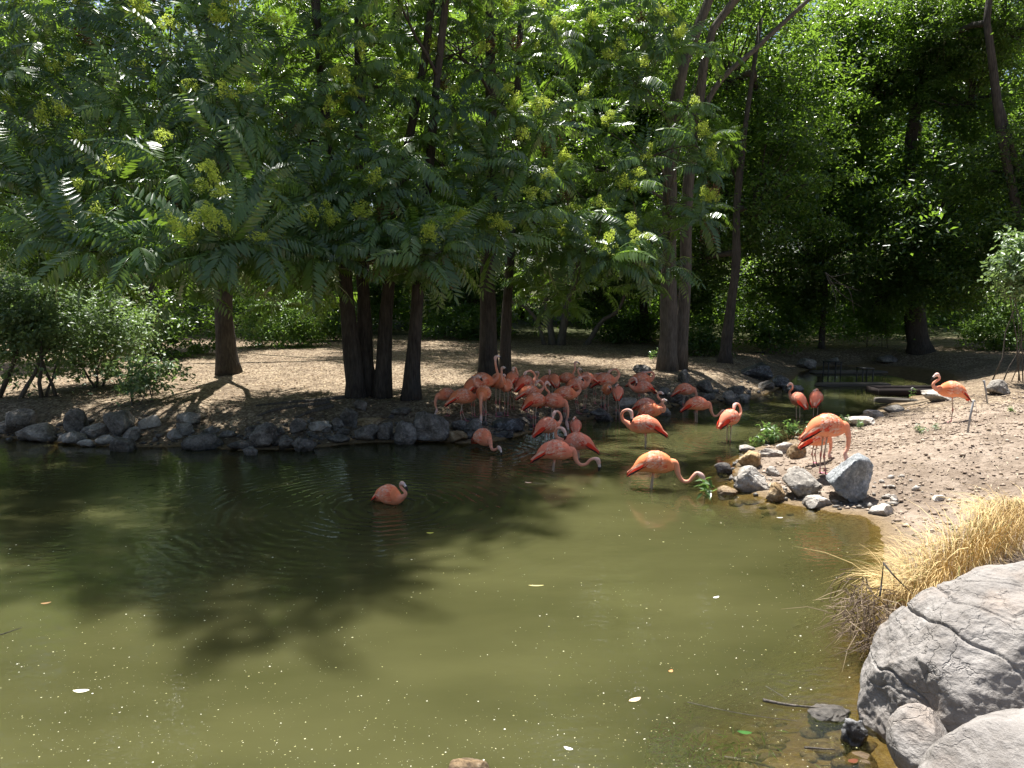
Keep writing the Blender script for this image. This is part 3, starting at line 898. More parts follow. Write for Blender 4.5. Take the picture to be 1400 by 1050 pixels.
def frond_tree(label, trunks, rosettes, seed, bark='bark', nleaf=110, nseed=30, dead=2):
    """trunks: list of (world polyline, r0, r1); rosettes: list of (pos, front flag)"""
    r = np.random.default_rng(seed)
    base = np.array(trunks[0][0][0], float); base[2] = gz(base[0], base[1])
    root = thing("frond_tree", label, "tree", base, "trees with long feathery leaves along the far shore")
    skel = []
    for pl, r0, r1 in trunks:
        n = 16
        P = catmull(pl, n)
        rad = np.linspace(r0, r1, n); rad[0] *= 1.35; rad[1] *= 1.1
        v, t, q = tube(P, rad, k=14)
        v = v + 0.12 * r0 * np.stack([fbm(v * np.array([1, 1, .25]), 7, 3, seed + i) for i in range(3)], -1)
        mb = MB(); mb.add(v, t, q)
        link("trunk", mb.mesh("trunk", M[bark], True, base), root)
        skel += [(P[i], rad[i]) for i in range(4, n) if P[i][2] > 3.3]
    sp = np.array([s[0] for s in skel]); sr = np.array([s[1] for s in skel])
    pos = np.array([q for q, _ in rosettes])
    # hubs
    K = max(4, len(pos) // 14)
    hub = pos[r.choice(len(pos), K, replace=False)].copy()
    for _ in range(6):
        own = ((pos[:, None] - hub[None]) ** 2).sum(-1).argmin(1)
        for k in range(K):
            if (own == k).any(): hub[k] = pos[own == k].mean(0)
    for k in range(K):
        mem = np.where(own == k)[0]
        if not len(mem): continue
        h = hub[k]
        want = h[2] - 0.45 * np.hypot(*(sp[:, :2] - h[:2]).T)
        j = (np.abs(sp[:, 2] - want) + 0.35 * np.hypot(*(sp[:, :2] - h[:2]).T)).argmin()
        a = sp[j]; L = np.linalg.norm(h - a)
        mb = MB()
        P = branch_path(a, h, 0.06, r, 9)
        r0 = min(sr[j] * .5, 0.028 + 0.007 * L)
        v, t, q = tube(P, np.linspace(r0, .018, 9), k=7); mb.add(v, t, q)
        for i in mem:
            jj = r.integers(4, 9)
            Q = branch_path(P[jj], pos[i], -0.04, r, 6, .09)
            v, t, q = tube(Q, np.linspace(.018, .007, 6), k=5, cap=False); mb.add(v, t, q)
        link("branch", mb.mesh("branch", M[bark], True, base), root)
    # fronds
    inst = []
    camp = np.array([0, 0, CAM_H])
    for i, (p, front) in enumerate(rosettes):
        ax = np.array([0, 0, 1.0]) * .8 + (p - np.array([base[0], base[1], p[2] - 1.0])) * .08 + r.normal(0, .22, 3)
        if front: ax = ax + (camp - p) / np.linalg.norm(camp - p) * .35
        ax /= np.linalg.norm(ax)
        n = r.integers(9, 14) if front else r.integers(8, 12)
        e1 = np.cross(ax, [0.3, 1, 0.1]); e1 /= np.linalg.norm(e1); e2 = np.cross(ax, e1)
        for k in range(n):
            a = k * 2.39996 + r.normal(0, .2)
            el = r.uniform(-.25, .75) if k > 2 else r.uniform(.6, 1.1)
            d = math.cos(el) * (math.cos(a) * e1 + math.sin(a) * e2) + math.sin(el) * ax
            inst.append((p + d * .03, rot_from(d, ax + r.normal(0, .15, 3)), r.uniform(.58, 1.15), r.integers(len(FROND)), front))
    # individual leaves: the front ones nearest to the camera and inside the frame
    def infr(q):
        b = (q[2] - CAM_H); yy = q[1] * _c - b * _s; zz = q[1] * _s + b * _c
        return abs(q[0] / yy * F_PX) < 690 and abs(zz / yy * F_PX) < 515
    cand = [k for k, x in enumerate(inst) if x[4] and infr(x[0])]
    cand.sort(key=lambda k: np.linalg.norm(inst[k][0] - camp))
    single = set(cand[:nleaf])
    V, T, TN, off = [], [], [], 0
    cr = bpy.data.objects.new("crown", bpy.data.meshes.new("tmp")); scene.collection.objects.link(cr); cr.parent = root
    for k, (p, R, s, m_, fr) in enumerate(inst):
        if k in single:
            o = link("leaf", FROND_ME[m_], cr)
            mw = Matrix.Translation(Vector(p - base)) @ Matrix(R.tolist()).to_4x4() @ Matrix.Scale(s, 4)
            o.matrix_local = mw
        else:
            v, f = FROND[m_] if fr else FROND_LO[m_]
            V.append((v * s) @ R.T + p - base); T.append(f + off); off += len(v); TN.append(np.full(len(v), r.random()))
    cr.data = new_mesh("crown", np.concatenate(V), np.concatenate(T), M['frond'], False, None, {"tone": np.concatenate(TN)})
    cr["kind"] = "stuff"
    fr = [q for q, f_ in rosettes if f_]
    pick = r.permutation(len(fr))[:nseed]
    for i in pick:
        ncl = r.integers(1, 4)
        for _ in range(ncl):
            o = link("seed_cluster", SEED_ME[r.integers(3)], root); o["kind"] = "stuff"
            q = fr[i] + r.normal(0, .12, 3) + np.array([0, -.18, .36])
            o.location = Vector(q - base); o.rotation_euler = (r.normal(0, .6), r.normal(0, .6), r.uniform(0, 6.28))
            o.scale = (r.uniform(.45, 1.1), r.uniform(.45, 1.1), r.uniform(.45, 1.0))
    for _ in range(dead):
        q = fr[r.integers(len(fr))] + np.array([r.normal(0, .2), .2, -.35])
        o = link("dead_spray", DEAD_ME[r.integers(2)], root); o["kind"] = "stuff"; o.location = Vector(q - base); o.rotation_euler = (r.normal(0, .3), r.normal(0, .3), r.uniform(0, 6))
    return root

def spread(front_px, y0, y1, seed, back=2, upper=40, upper_box=None, jit=34):
    """front rosettes seen at the given photo points, more behind them, and an upper crown"""
    r = np.random.default_rng(seed)
    out = []
    for (px, py) in front_px:
        if py > 325: py = 325 + (py - 325) * .4
        tier = 3.4 * np.clip((390 - py) / 390, 0, 1.1)      # the crown recedes upwards, each tier overhung less
        y = y0 + tier + r.uniform(0, .7)
        out.append((aty(px, py, y), True))
        for _ in range(back):
            yb = y + r.uniform(.8, 1.0 + (y1 - y0))
            out.append((aty(px + r.normal(0, jit), py + r.normal(0, jit), yb), False))
    if upper_box is not None:
        x0, x1, ya, yb, z0, z1 = upper_box
        for _ in range(upper):
            t = r.random()
            cx, cy_ = (x0 + x1) / 2, (ya + yb) / 2
            k = 1.0 - 0.4 * t ** 1.5
            a = r.uniform(0, 6.283); q = r.random() ** .42 * k
            out.append((np.array([cx + math.cos(a) * q * (x1 - x0) / 2, cy_ + math.sin(a) * q * (yb - ya) / 2, z0 + (z1 - z0) * t]), False))
    return out
def over(n, b, seed):  # extra rosettes above the view, added so their shade falls on the water
    r = np.random.default_rng(seed)
    return [(np.array([r.uniform(b[0], b[1]), r.uniform(b[2], b[3]), r.uniform(b[4], b[5])]), False) for _ in range(n)]
def trunk_px(pts, y, top):
    """trunk through photo points at depth y, then up to a world top point"""
    P = [aty(px, py, y) for px, py in pts]
    if pts[0][1] > 400: P[0][2] = gz(P[0][0], P[0][1]) - 0.1
    return P + [np.array(t, float) for t in top]

T1 = [(-90, 330), (-120, 250), (-100, 120), (20, 100), (62, 62), (30, 172), (8, 230), (92, 130), (75, 200), (150, 80), (165, 150), (120, 215), (58, 262), (190, 55), (212, 130), (200, 200), (160, 252),
      (108, 300), (58, 328), (150, 330), (242, 90), (262, 160), (240, 240), (232, 308), (292, 118), (300, 200), (282, 275), (332, 300), (285, 338), (232, 368), (312, 352),
      (190, 378), (122, 372), (350, 250), (180, 18), (100, 20), (40, 10), (-30, 60), (-40, 150), (-30, 260), (260, 30), (310, 60), (330, 170), (350, 350), (270, 385)]
T2 = [(470, 130), (520, 60), (450, 240), (480, 280), (520, 260), (550, 230), (490, 160), (390, 65), (370, 145), (420, 152), (440, 90), (340, 40), (400, 205), (432, 262), (388, 300), (440, 332), (470, 40), (500, 100), (540, 120), (480, 15), (565, 335),
      (605, 372), (540, 388), (602, 300), (520, 310), (622, 340), (400, 372), (365, 392), (400, 10), (455, 190), (580, 402), (500, 350), (460, 390), (510, 215), (430, 385)]
T3 = [(640, 40), (660, 100), (690, 30), (722, 90), (622, 150), (700, 160), (742, 172), (670, 222), (722, 232), (652, 262), (702, 282), (560, 130), (582, 200), (540, 40), (612, 10),
      (590, 85), (560, 20), (760, 60), (740, 20), (640, 200), (690, 330), (620, 240), (600, 40), (740, 290)]
T5 = [(800, 60), (850, 40), (900, 45), (870, 120), (925, 70), (832, 180), (880, 225), (955, 200), (965, 235), (862, 262), (822, 300), (868, 332), (958, 300),
      (850, 372), (800, 372), (782, 312), (832, 402), (772, 240), (792, 140), (770, 380), (820, 10), (880, 5), (940, 150), (840, 90), (760, 340), (870, 410)]

b1 = aty(312, 512, 20.6); b2 = aty(500, 545, 16.2); b3 = aty(668, 515, 18.6); b5 = aty(915, 508, 22.0)
frond_tree("feathery-leaved tree with a single dark trunk alone in the sunny clearing",
    [(trunk_px([(313, 514), (308, 460), (306, 410), (310, 330)], 20.6, [(-7.4, 20.0, 8), (-7.6, 18.2, 18.0)]), 0.29, 0.07)],
    spread(T1, 10.4, 13.6, 1, 2, 75, (-13.5, -3.5, 15, 21.5, 11.0, 20)) + over(26, (-13, -6.2, 12.0, 15.2, 10.0, 14), 41), 1, 'bark', 200, 26, 3)
frond_tree("three-trunk feathery-leaved tree standing close together behind the shore rocks",
    [(trunk_px([(488, 545), (480, 470), (473, 400), (470, 320)], 16.2, [(-3.9, 16.2, 8), (-4.3, 15.8, 23)]), 0.2, 0.06),
     (trunk_px([(505, 546), (499, 470), (497, 400), (492, 320)], 16.5, [(-3.2, 16.8, 8), (-3.0, 17.0, 24)]), 0.18, 0.05),
     (trunk_px([(522, 545), (526, 470), (530, 400), (548, 250)], 16.3, [(-1.8, 16.6, 7.5), (-1.2, 16.8, 12)]), 0.18, 0.05)],
    spread(T2, 12.3, 15.4, 2, 2, 125, (-6.4, -.2, 14.2, 19.5, 13, 23)) + over(52, (-6.6, -1.6, 12.0, 14.2, 13, 18.8), 42), 2, 'bark', 170, 20, 6)
frond_tree("feathery-leaved tree of one short dark trunk beside the three-trunk one",
    [(trunk_px([(562, 548), (566, 480), (570, 420), (580, 300)], 16.0, [(-1.5, 16.2, 7), (-1.2, 16.2, 9.5)]), 0.18, 0.05)],
    spread([(560, 345), (600, 330), (585, 380), (545, 365), (620, 385), (565, 310), (530, 350), (600, 405)], 14.2, 15.6, 7, 1, 14, (-3.0, -.4, 13.6, 17, 7.5, 10.5)), 7, 'bark', 60, 6, 1)
frond_tree("tall feathery-leaved tree with twin straight trunks behind the flock",
    [(trunk_px([(668, 517), (667, 440), (667, 360), (672, 250)], 18.6, [(-0.5, 18.6, 9), (-.6, 18.2, 20)]), 0.24, 0.07),
     (trunk_px([(690, 512), (692, 440), (697, 360), (702, 260)], 19.2, [(0.2, 19.3, 9), (.5, 19.5, 13)]), 0.145, 0.05)],
    spread(T3, 13.8, 17.2, 3, 2, 45, (-3.0, 2.6, 16.5, 22, 12, 22)), 3, 'bark', 140, 18, 5)
frond_tree("big tree with twin pale grey trunks and yellow seed sprays by the creek mouth",
    [(trunk_px([(912, 512), (914, 440), (915, 330), (918, 200), (935, 90)], 22.0, [(5.6, 22.0, 11.5), (6.2, 22, 16)]), 0.27, 0.08),
     (trunk_px([(928, 508), (936, 400), (941, 250), (955, 150), (975, 40)], 22.4, [(7.0, 22.6, 12), (7.6, 22.8, 16)]), 0.19, 0.07),
     (trunk_px([(951, 170), (985, 110), (1040, 60)], 22.4, [(9.0, 22.8, 11.6), (10.5, 23.2, 14)]), 0.09, 0.04)],
    spread(T5, 16.2, 19.8, 5, 3, 60, (2.2, 8.6, 19.6, 26.5, 11, 17)), 5, 'bark_pale', 160, 28, 6)
# ------------------------------------------------------------------ broad-leaved trees
def crown_geo(seed, rad, nclump, per, L, W, hollow=0.35, cl=0.55):
    r = np.random.default_rng(seed)
    rad = np.asarray(rad, float)
    d = r.normal(size=(nclump, 3)); d /= np.linalg.norm(d, axis=1)[:, None]
    k = (hollow + (1 - hollow) * r.random(nclump) ** .6)[:, None]
    # uneven outline
    lob = 1 + 0.38 * vnoise(d, 2.0, seed)[:, None]
    c = d * k * lob * rad
    n = nclump * per
    own = np.repeat(np.arange(nclump), per)
    sz = r.uniform(.6, 1.25, nclump)[own][:, None]
    q = r.normal(size=(n, 3)) * np.array([cl, cl, cl * .42]) * sz
    # twigs hang at the ends
    q[:, 2] -= 0.25 * (q[:, 0] ** 2 + q[:, 1] ** 2) / cl
    p = c[own] + q
    out = p / rad; out /= np.linalg.norm(out, axis=1)[:, None] + 1e-6
    v, f = leaf_quads(p, r, L, W, 0.45, out * .6)
    return v, f, c
BROAD = []
for i, (rad, nc, per) in enumerate([((3.6, 3.6, 3.6), 180, 100), ((4.2, 3.8, 3.0), 190, 100), ((3.2, 3.2, 4.4), 180, 100), ((3.4, 3.0, 2.4), 145, 100)]):
    v, f, c = crown_geo(300 + i, rad, nc, per, .2, .085, .25, .43)
    BROAD.append((new_mesh("crown", v, f, M['broad'], False), c, rad))

def broad_tree(label, base_px, y, stems, crowns, bark='bark', group="leafy trees behind the creek", seed=0, twigs=26):
    """stems: list of (photo points, r0, r1, top world pts); crowns: list of (world centre, variant, scale)"""
    r = np.random.default_rng(seed + 900)
    b = aty(base_px, 480, y); b[2] = gz(b[0], b[1])
    root = thing("leafy_tree", label, "tree", b, group)
    ends = []
    for pts, r0, r1, top in stems:
        pl = trunk_px(pts, y, top)
        P = catmull(pl, 14); rad = np.linspace(r0, r1, 14); rad[0] *= 1.4
        v, t, q = tube(P, rad, k=10)
        v = v + 0.12 * r0 * np.stack([fbm(v * np.array([1, 1, .3]), 6, 3, seed + i) for i in range(3)], -1)
        mb = MB(); mb.add(v, t, q)
        link("trunk", mb.mesh("trunk", M[bark], True, b), root)
        ends += list(P[6:])
    ends = np.array(ends)
    for c, vi, sc in crowns:
        me, cc, rad = BROAD[vi]
        c = np.asarray(c, float)
        rz = r.uniform(0, 6.28)
        o = link("crown", me, root, tuple(c - b)); o.rotation_euler = (0, 0, rz); o.scale = (sc, sc, sc)
        mb = MB()
        R = np.array([[math.cos(rz), -math.sin(rz), 0], [math.sin(rz), math.cos(rz), 0], [0, 0, 1]])
        tips = (cc[r.choice(len(cc), twigs, replace=False)] * sc) @ R.T + c
        hub = c - np.array([0, 0, rad[2] * sc * .35])
        j = np.linalg.norm(ends - hub, axis=1).argmin()
        P = branch_path(ends[j], hub, .05, r, 8); v, t, q = tube(P, np.linspace(.11, .06, 8), k=7); mb.add(v, t, q)
        for tp in tips:
            Q = branch_path(hub + r.normal(0, .1, 3), tp, .03, r, 6, .1); v, t, q = tube(Q, np.linspace(.045, .01, 6), k=4, cap=False); mb.add(v, t, q)
        link("branch", mb.mesh("branch", M[bark], True, b), root)
    return root
def C(px, py, y): return aty(px, py, y)
broad_tree("slender dark-trunked tree standing past the twin pale trunks", 995, 24.5,
    [([(990, 503), (998, 430), (1006, 360), (1010, 250)], .2, .07, [(7.6, 24.8, 11)])],
    [(C(1030, 250, 26.5), 0, .8), (C(1000, 60, 27.5), 2, .9), (C(960, 330, 28), 3, .7), (C(1060, 150, 28.5), 1, .75)], seed=1)
broad_tree("wide black-trunked tree shading the creek's far bank", 1255, 29.5,
    [([(1258, 492), (1252, 430), (1250, 350), (1245, 200)], .42, .15, [(15.5, 30, 12)])],
    [(C(1270, 280, 28.5), 1, .95), (C(1180, 60, 31), 0, .8), (C(1330, 110, 28), 2, .55), (C(1310, 360, 27.0), 3, .72), (C(1210, 390, 29.5), 3, .5), (C(1380, 240, 34), 0, .9), (C(1260, 200, 36), 2, .9)], seed=2)
broad_tree("tree with a bare grey upper trunk hanging over the mound", 1440, 25,
    [([(1440, 500), (1400, 330), (1372, 200), (1360, 110), (1350, 0)], .17, .07, [(15.6, 25.2, 13), (16, 25, 16)])],
    [(C(1400, 215, 25.5), 0, .55), (C(1375, 20, 26.5), 1, .6), (C(1420, 330, 25.5), 3, .62), (C(1290, 20, 27.5), 2, .5)], seed=3)
broad_tree("thin black-trunked tree behind the metal stands", 1123, 31,
    [([(1122, 498), (1125, 440), (1128, 380), (1120, 260)], .13, .06, [(12.5, 31, 10)])],
    [(C(1110, 330, 30.5), 1, .8), (C(1130, 150, 32), 2, .85), (C(1175, 260, 31), 0, .65), (C(1080, 400, 32), 3, .6), (C(1190, 90, 30.5), 0, .85), (C(1290, 60, 30), 1, .7), (C(1130, 230, 36.5), 1, 1.1), (C(1040, 200, 36), 0, 1.0)], seed=4)
broad_tree("pale multi-stemmed small tree at the back of the clearing", 765, 31,
    [([(766, 478), (775, 420), (790, 370), (800, 300)], .17, .07, [(3.4, 31, 8)]), ([(756, 478), (748, 420), (738, 370), (735, 300)], .14, .06, [(1.0, 31, 8)]),
     ([(745, 476), (735, 440), (718, 420), (700, 412)], .08, .04, [(-.3, 31, 3.6)]), ([(800, 478), (822, 440), (850, 415)], .1, .05, [(5, 31, 5)])],
    [(C(740, 260, 31), 1, .85), (C(830, 270, 31.5), 0, .8), (C(700, 130, 33), 2, .9), (C(850, 110, 33), 0, .95), (C(850, 340, 30.0), 3, .6), (C(780, 50, 34), 1, .9)], bark='bark_pale', seed=5)
broad_tree("dark tree closing the view between the twin pale trunks and the multi-stemmed one", 880, 34,
    [([(884, 470), (880, 420), (878, 360), (875, 250)], .2, .1, [(5.6, 34, 12)])],
    [(C(890, 200, 34), 2, .9), (C(930, 380, 33), 3, .75), (C(960, 130, 35), 0, .9), (C(800, 200, 38), 1, 1.1), (C(700, 260, 37.5), 1, .9), (C(820, 395, 34.5), 3, .6)], seed=6)
broad_tree("dark tree filling the view behind the tall twin-trunked tree", 600, 36,
    [([(602, 465), (604, 400), (608, 300)], .2, .1, [(-3.2, 36, 11)])],
    [(C(590, 330, 36.5), 1, .75), (C(560, 170, 37.5), 0, .95), (C(650, 400, 35.5), 3, .62), (C(640, 90, 38), 2, .9), (C(520, 390, 37.5), 3, .55)], seed=7)
broad_tree("dark tree behind the sunny clearing and the lone trunk", 210, 37,
    [([(212, 462), (210, 400), (214, 280)], .22, .1, [(-17, 37, 12)])],
    [(C(200, 300, 37.5), 0, .95), (C(120, 180, 38), 1, 1.0), (C(290, 170, 38.5), 2, .95), (C(60, 330, 36), 3, .85), (C(380, 270, 39), 0, .8), (C(420, 120, 39.5), 1, .95)], seed=8)

broad_tree("added tall tree behind the three-trunk one, its high crowns shading the clearing", 500, 29,  # added tree: its high crowns throw dappled shade on the clearing
    [([(500, 470), (498, 400), (500, 300)], .2, .1, [(-5.4, 29, 9), (-5.4, 29, 15)])],
    [((-4.5, 30.5, 16.5), 1, .72), ((-12.5, 31.5, 15.5), 3, .9), ((-.5, 27.5, 17), 3, .85), ((-7.2, 34.5, 15.5), 2, .7), ((-15.5, 27, 16), 3, .8)], seed=9)
# far wood: one mass of crowns and low growth
def woodland():
    r = np.random.default_rng(77)
    V, T, off = [], [], 0
    def put(c, rad, nc, per, L, W):
        nonlocal off
        v, f, _ = crown_geo(int(r.integers(1, 9999)), rad, nc, per, L, W, .3, .62)
        V.append(v + np.asarray(c)); T.append(f + off); off += len(v)
    for i in range(26):
        x = -44 + i * 3.55 + r.normal(0, .8); y = r.uniform(44, 55)
        put((x, y, r.uniform(9, 13)), (4.6, 4.0, 6.0), 115, 48, .33, .18)
        put((x + 1, y + 3, r.uniform(17, 23)), (4.8, 4.0, 4.8), 70, 36, .4, .21)
    for i in range(48):                            # undergrowth
        x = -42 + i * 1.8 + r.normal(0, .7); y = r.uniform(38, 44)
        put((x, y, gz(x, y) + r.uniform(1.0, 2.6)), (2.4, 1.8, 2.3), 46, 40, .25, .125)
    o = link("woodland", new_mesh("woodland", np.concatenate(V), np.concatenate(T), M['wood'], False))
    tag(o, "dense green wood closing the view behind the clearing", kind="stuff")
    mb = MB()
    for i in range(34):
        x = -42 + i * 2.6 + r.normal(0, .8); y = r.uniform(43, 52); z = gz(x, y)
        P = branch_path((x, y, z - .2), (x + r.normal(0, 1), y, z + 13), 0, r, 6, .02)
        v, t, q = tube(P, np.linspace(r.uniform(.15, .3), .08, 6), k=7, cap=False); mb.add(v, t, q)
    tag(link("woodland_trunks", mb.mesh("woodland_trunks", M['bark'])), "dark trunks of the far wood behind the clearing", kind="stuff")
woodland()

# ------------------------------------------------------------------ shrubs
def shrub(label, px, py, wpx, hpx, y, nc, per, mat, L=.11, W=.05, seed=0, stems=7, group=None, name="shrub", stem_r=.014, bark='bark_pale', cl=.22):
    r = np.random.default_rng(seed + 4000)
    c = aty(px, py, y); hx = wpx * .5 / pxm(y); hz = hpx * .5 / pxm(y)
    g = gz(c[0], y); b = np.array([c[0], y, g])
    root = thing(name, label, "shrub", b, group)
    v, f, cc = crown_geo(seed + 500, (hx, max(.35, hx * .75), hz), nc, per, L, W, .25, cl)
    v[:, 2] = np.maximum(v[:, 2], g - c[2] + .02)
    link("foliage", new_mesh("foliage", v + (c - b), f, M[mat], False), root)
    for i in range(stems):
        tp = cc[r.integers(len(cc))] + c
        mb = MB()
        P = branch_path(b + np.array([r.normal(0, .25 * hx), r.normal(0, .15), -.05]), tp, .05, r, 7, .08)
        vv, t, q = tube(P, np.linspace(stem_r * r.uniform(.8, 1.5), .006, 7), k=5); mb.add(vv, t, q)
        link("stem", mb.mesh("stem", M[bark], True, b), root)
    return root
sg = "shrubs at the back of the clearing"
shrub("tall grey-green shrub on pale stems nearest the photo's side by the far shore", 30, 430, 170, 170, 16.4, 130, 75, 'shrub', .12, .055, 1, 5, "shrubs on the far shore", stem_r=.04, cl=.2)
shrub("grey-green shrub with light-edged leaves beside the tall pale-stemmed one", 128, 440, 160, 140, 18.0, 120, 75, 'shrub', .12, .055, 2, 4, "shrubs on the far shore", stem_r=.03, cl=.2)
shrub("small leafy sapling leaning over the pointed boulder", 195, 505, 90, 60, 15.7, 42, 34, 'shrub', .12, .055, 3, 6, "shrubs on the far shore", stem_r=.012, cl=.14)
shrub("low dark bush behind the grey-green shrubs", 230, 445, 150, 90, 25, 80, 60, 'broad', .14, .07, 4, 5, sg)
shrub("sunlit rounded green bush behind the lone trunk", 388, 440, 120, 105, 28.5, 150, 60, 'hedge', .12, .06, 5, 6, sg)
shrub("yellow-green tree-like bush glowing above the rounded bush", 370, 395, 90, 70, 33, 90, 60, 'hedge', .15, .08, 6, 6, sg)
shrub("dark green bush between the three-trunk tree and the rounded bush", 455, 430, 80, 100, 31.5, 80, 60, 'broad', .14, .07, 7, 5, sg)
shrub("low bush in shade behind the twin straight trunks", 640, 440, 130, 60, 33, 90, 60, 'broad', .14, .07, 8, 5, sg)
shrub("bright low bush beside the path across the creek", 1365, 445, 100, 70, 30, 90, 60, 'hedge', .14, .07, 9, 5, "shrubs across the creek")
shrub("shaded leafy bush under the slender dark-trunked tree", 1060, 440, 110, 70, 29, 90, 60, 'broad', .14, .07, 10, 5, "shrubs across the creek")
shrub("glossy-leaved bush at the foot of the wide black trunk", 1200, 430, 120, 60, 31.5, 80, 60, 'broad', .14, .07, 11, 5, "shrubs across the creek")
shrub("pale-tipped branchy bush at the photo's side above the mound", 1400, 355, 90, 90, 19, 70, 50, 'shrub', .14, .065, 12, 6, "shrubs across the creek")
shrub("dark bush by the foot of the twin pale trunks", 960, 455, 80, 60, 27, 60, 60, 'broad', .13, .06, 13, 5, "shrubs across the creek")
shrub("dark ragged bush beside the multi-stemmed tree", 860, 445, 110, 50, 33, 70, 60, 'broad', .14, .07, 14, 5, sg)

# dead pale branches hanging under the slender tree
def twig_thing(label, pts_list, y, r0, mat, name="dead_branch", cat="branch", group=None):
    b = aty(*pts_list[0][0], y)
    mb = MB(); rr = np.random.default_rng(len(label))
    for pts in pts_list:
        P = catmull([aty(a, c, y + rr.normal(0, .15)) for a, c in pts], 9)
        v, t, q = tube(P, np.linspace(r0, r0 * .3, 9), k=5); mb.add(v, t, q)
    return tag(link(name, mb.mesh(name, M[mat], True, b), None, tuple(b)), label, cat, group)
twig_thing("pale dead twigs spraying out under the trees across the creek", [[(1128, 372), (1150, 388), (1175, 398)], [(1128, 372), (1148, 400), (1178, 420)], [(1130, 378), (1142, 405), (1142, 426)], [(1135, 385), (1160, 395), (1168, 430)], [(1128, 374), (1140, 378), (1165, 372)]], 25.5, .02, 'bark_pale')
twig_thing("bare grey twigs curling down beside the three-trunk tree", [[(400, 300), (388, 282), (378, 270), (372, 240), (400, 222)], [(378, 275), (362, 292), (345, 305)], [(390, 290), (395, 300), (398, 302)]], 14.0, .012, 'bark_pale')
twig_thing("bare crooked twigs low in the middle of the three trunks", [[(478, 285), (450, 270), (432, 250), (445, 212)], [(470, 282), (500, 268), (520, 262)], [(455, 270), (462, 250), (480, 240)]], 15.2, .012, 'bark_pale')
# exposed roots at the bank
for i, (lab, pts) in enumerate([("exposed grey root running down the bank before the three-trunk tree", [(470, 545), (430, 549), (390, 552), (350, 556)]),
                  ("thin exposed root forking towards the two-toned block", [(450, 551), (415, 556), (375, 562), (352, 570)]),
                  ("lowest exposed root above the wedge-shaped rock", [(455, 556), (425, 564), (405, 572)])]):
    P = []
    for a, c in pts:
        q = hit(a, c)
        P.append(q + np.array([0, 0, .02]))
    P = catmull(P, 14); mb = MB(); v, t, q = tube(P, np.linspace(.05, .02, 14), k=6); mb.add(v, t, q)
    tag(link("tree_root", mb.mesh("tree_root", M['bark_pale'], True, P[0]), None, tuple(P[0])), lab, "root", "exposed roots on the bank")
# ------------------------------------------------------------------ flamingos
TORSO = np.array([   # x, z, half-width, half-height
 (-.305, -.115, .012, .010), (-.262, -.088, .044, .036), (-.20, -.042, .088, .080), (-.125, .0, .120, .120), (-.03, .02, .136, .146),
 (.06, .016, .130, .146), (.14, .0, .104, .126), (.205, -.004, .070, .092), (.25, .004, .046, .058)])
NECK = {
 'up':   [(.29, 0, .03), (.328, 0, .10), (.315, 0, .2), (.285, 0, .3), (.275, 0, .40), (.29, 0, .465), (.325, 0, .49)],
 's':    [(.295, 0, .03), (.345, 0, .09), (.345, 0, .165), (.29, 0, .225), (.25, 0, .285), (.255, 0, .355), (.295, 0, .39), (.335, 0, .378)],
 'low_s':[(.295, 0, .02), (.35, 0, .06), (.365, 0, .13), (.33, 0, .19), (.315, 0, .25), (.345, 0, .29), (.38, 0, .275)],
 'tuck': [(.285, 0, .04), (.315, .0, .11), (.265, .02, .175), (.16, .04, .168), (.07, .055, .152), (.01, .06, .142)],
 'preen':[(.29, 0, .04), (.345, .02, .10), (.345, .05, .18), (.29, .09, .235), (.21, .125, .225), (.155, .14, .175), (.13, .145, .125)],
 'down': [(.285, 0, -.05), (.315, 0, -.14), (.31, 0, -.25), (.285, 0, -.33), (.30, 0, -.40), (.315, 0, -.44)],
 'feed': [(.285, 0, -.055), (.31, 0, -.14), (.365, 0, -.205), (.445, 0, -.205), (.50, 0, -.145), (.555, 0, -.11), (.61, 0, -.145), (.635, 0, -.215)],
 'curl': [(.29, 0, .03), (.345, .01, .07), (.368, .03, .145), (.34, .05, .215), (.28, .06, .245), (.225, .06, .215), (.205, .06, .16)],
}
BILLDIR = {'up': (.72, 0, -.7), 's': (.6, 0, -.8), 'low_s': (.55, 0, -.83), 'tuck': (-1, .1, -.25), 'preen': (-.35, 0, -1), 'down': (.15, 0, -1), 'feed': (.12, 0, -1), 'curl': (.1, 0, -1)}
PAL = dict(pink=(.81, .25, .16), orange=(.82, .25, .095), pale=(.82, .44, .29), red=(.70, .05, .02), black=(.012, .011, .012), white=(.82, .66, .58), neck=(.79, .30, .19))
def tor(x):
    return (np.interp(-x, -TORSO[::-1, 0], TORSO[::-1, k]) for k in (1, 2, 3))
def torso_at(x):
    return tuple(float(np.interp(x, TORSO[:, 0], TORSO[:, k])) for k in (1, 2, 3))
def surf(x, phi, side, infl=1.0):
    z, w, h = torso_at(x)
    return np.array([x, side * w * infl * math.sin(phi), z + h * infl * math.cos(phi)])
def lerp(a, b, t): return tuple(np.array(a) * (1 - t) + np.array(b) * t)

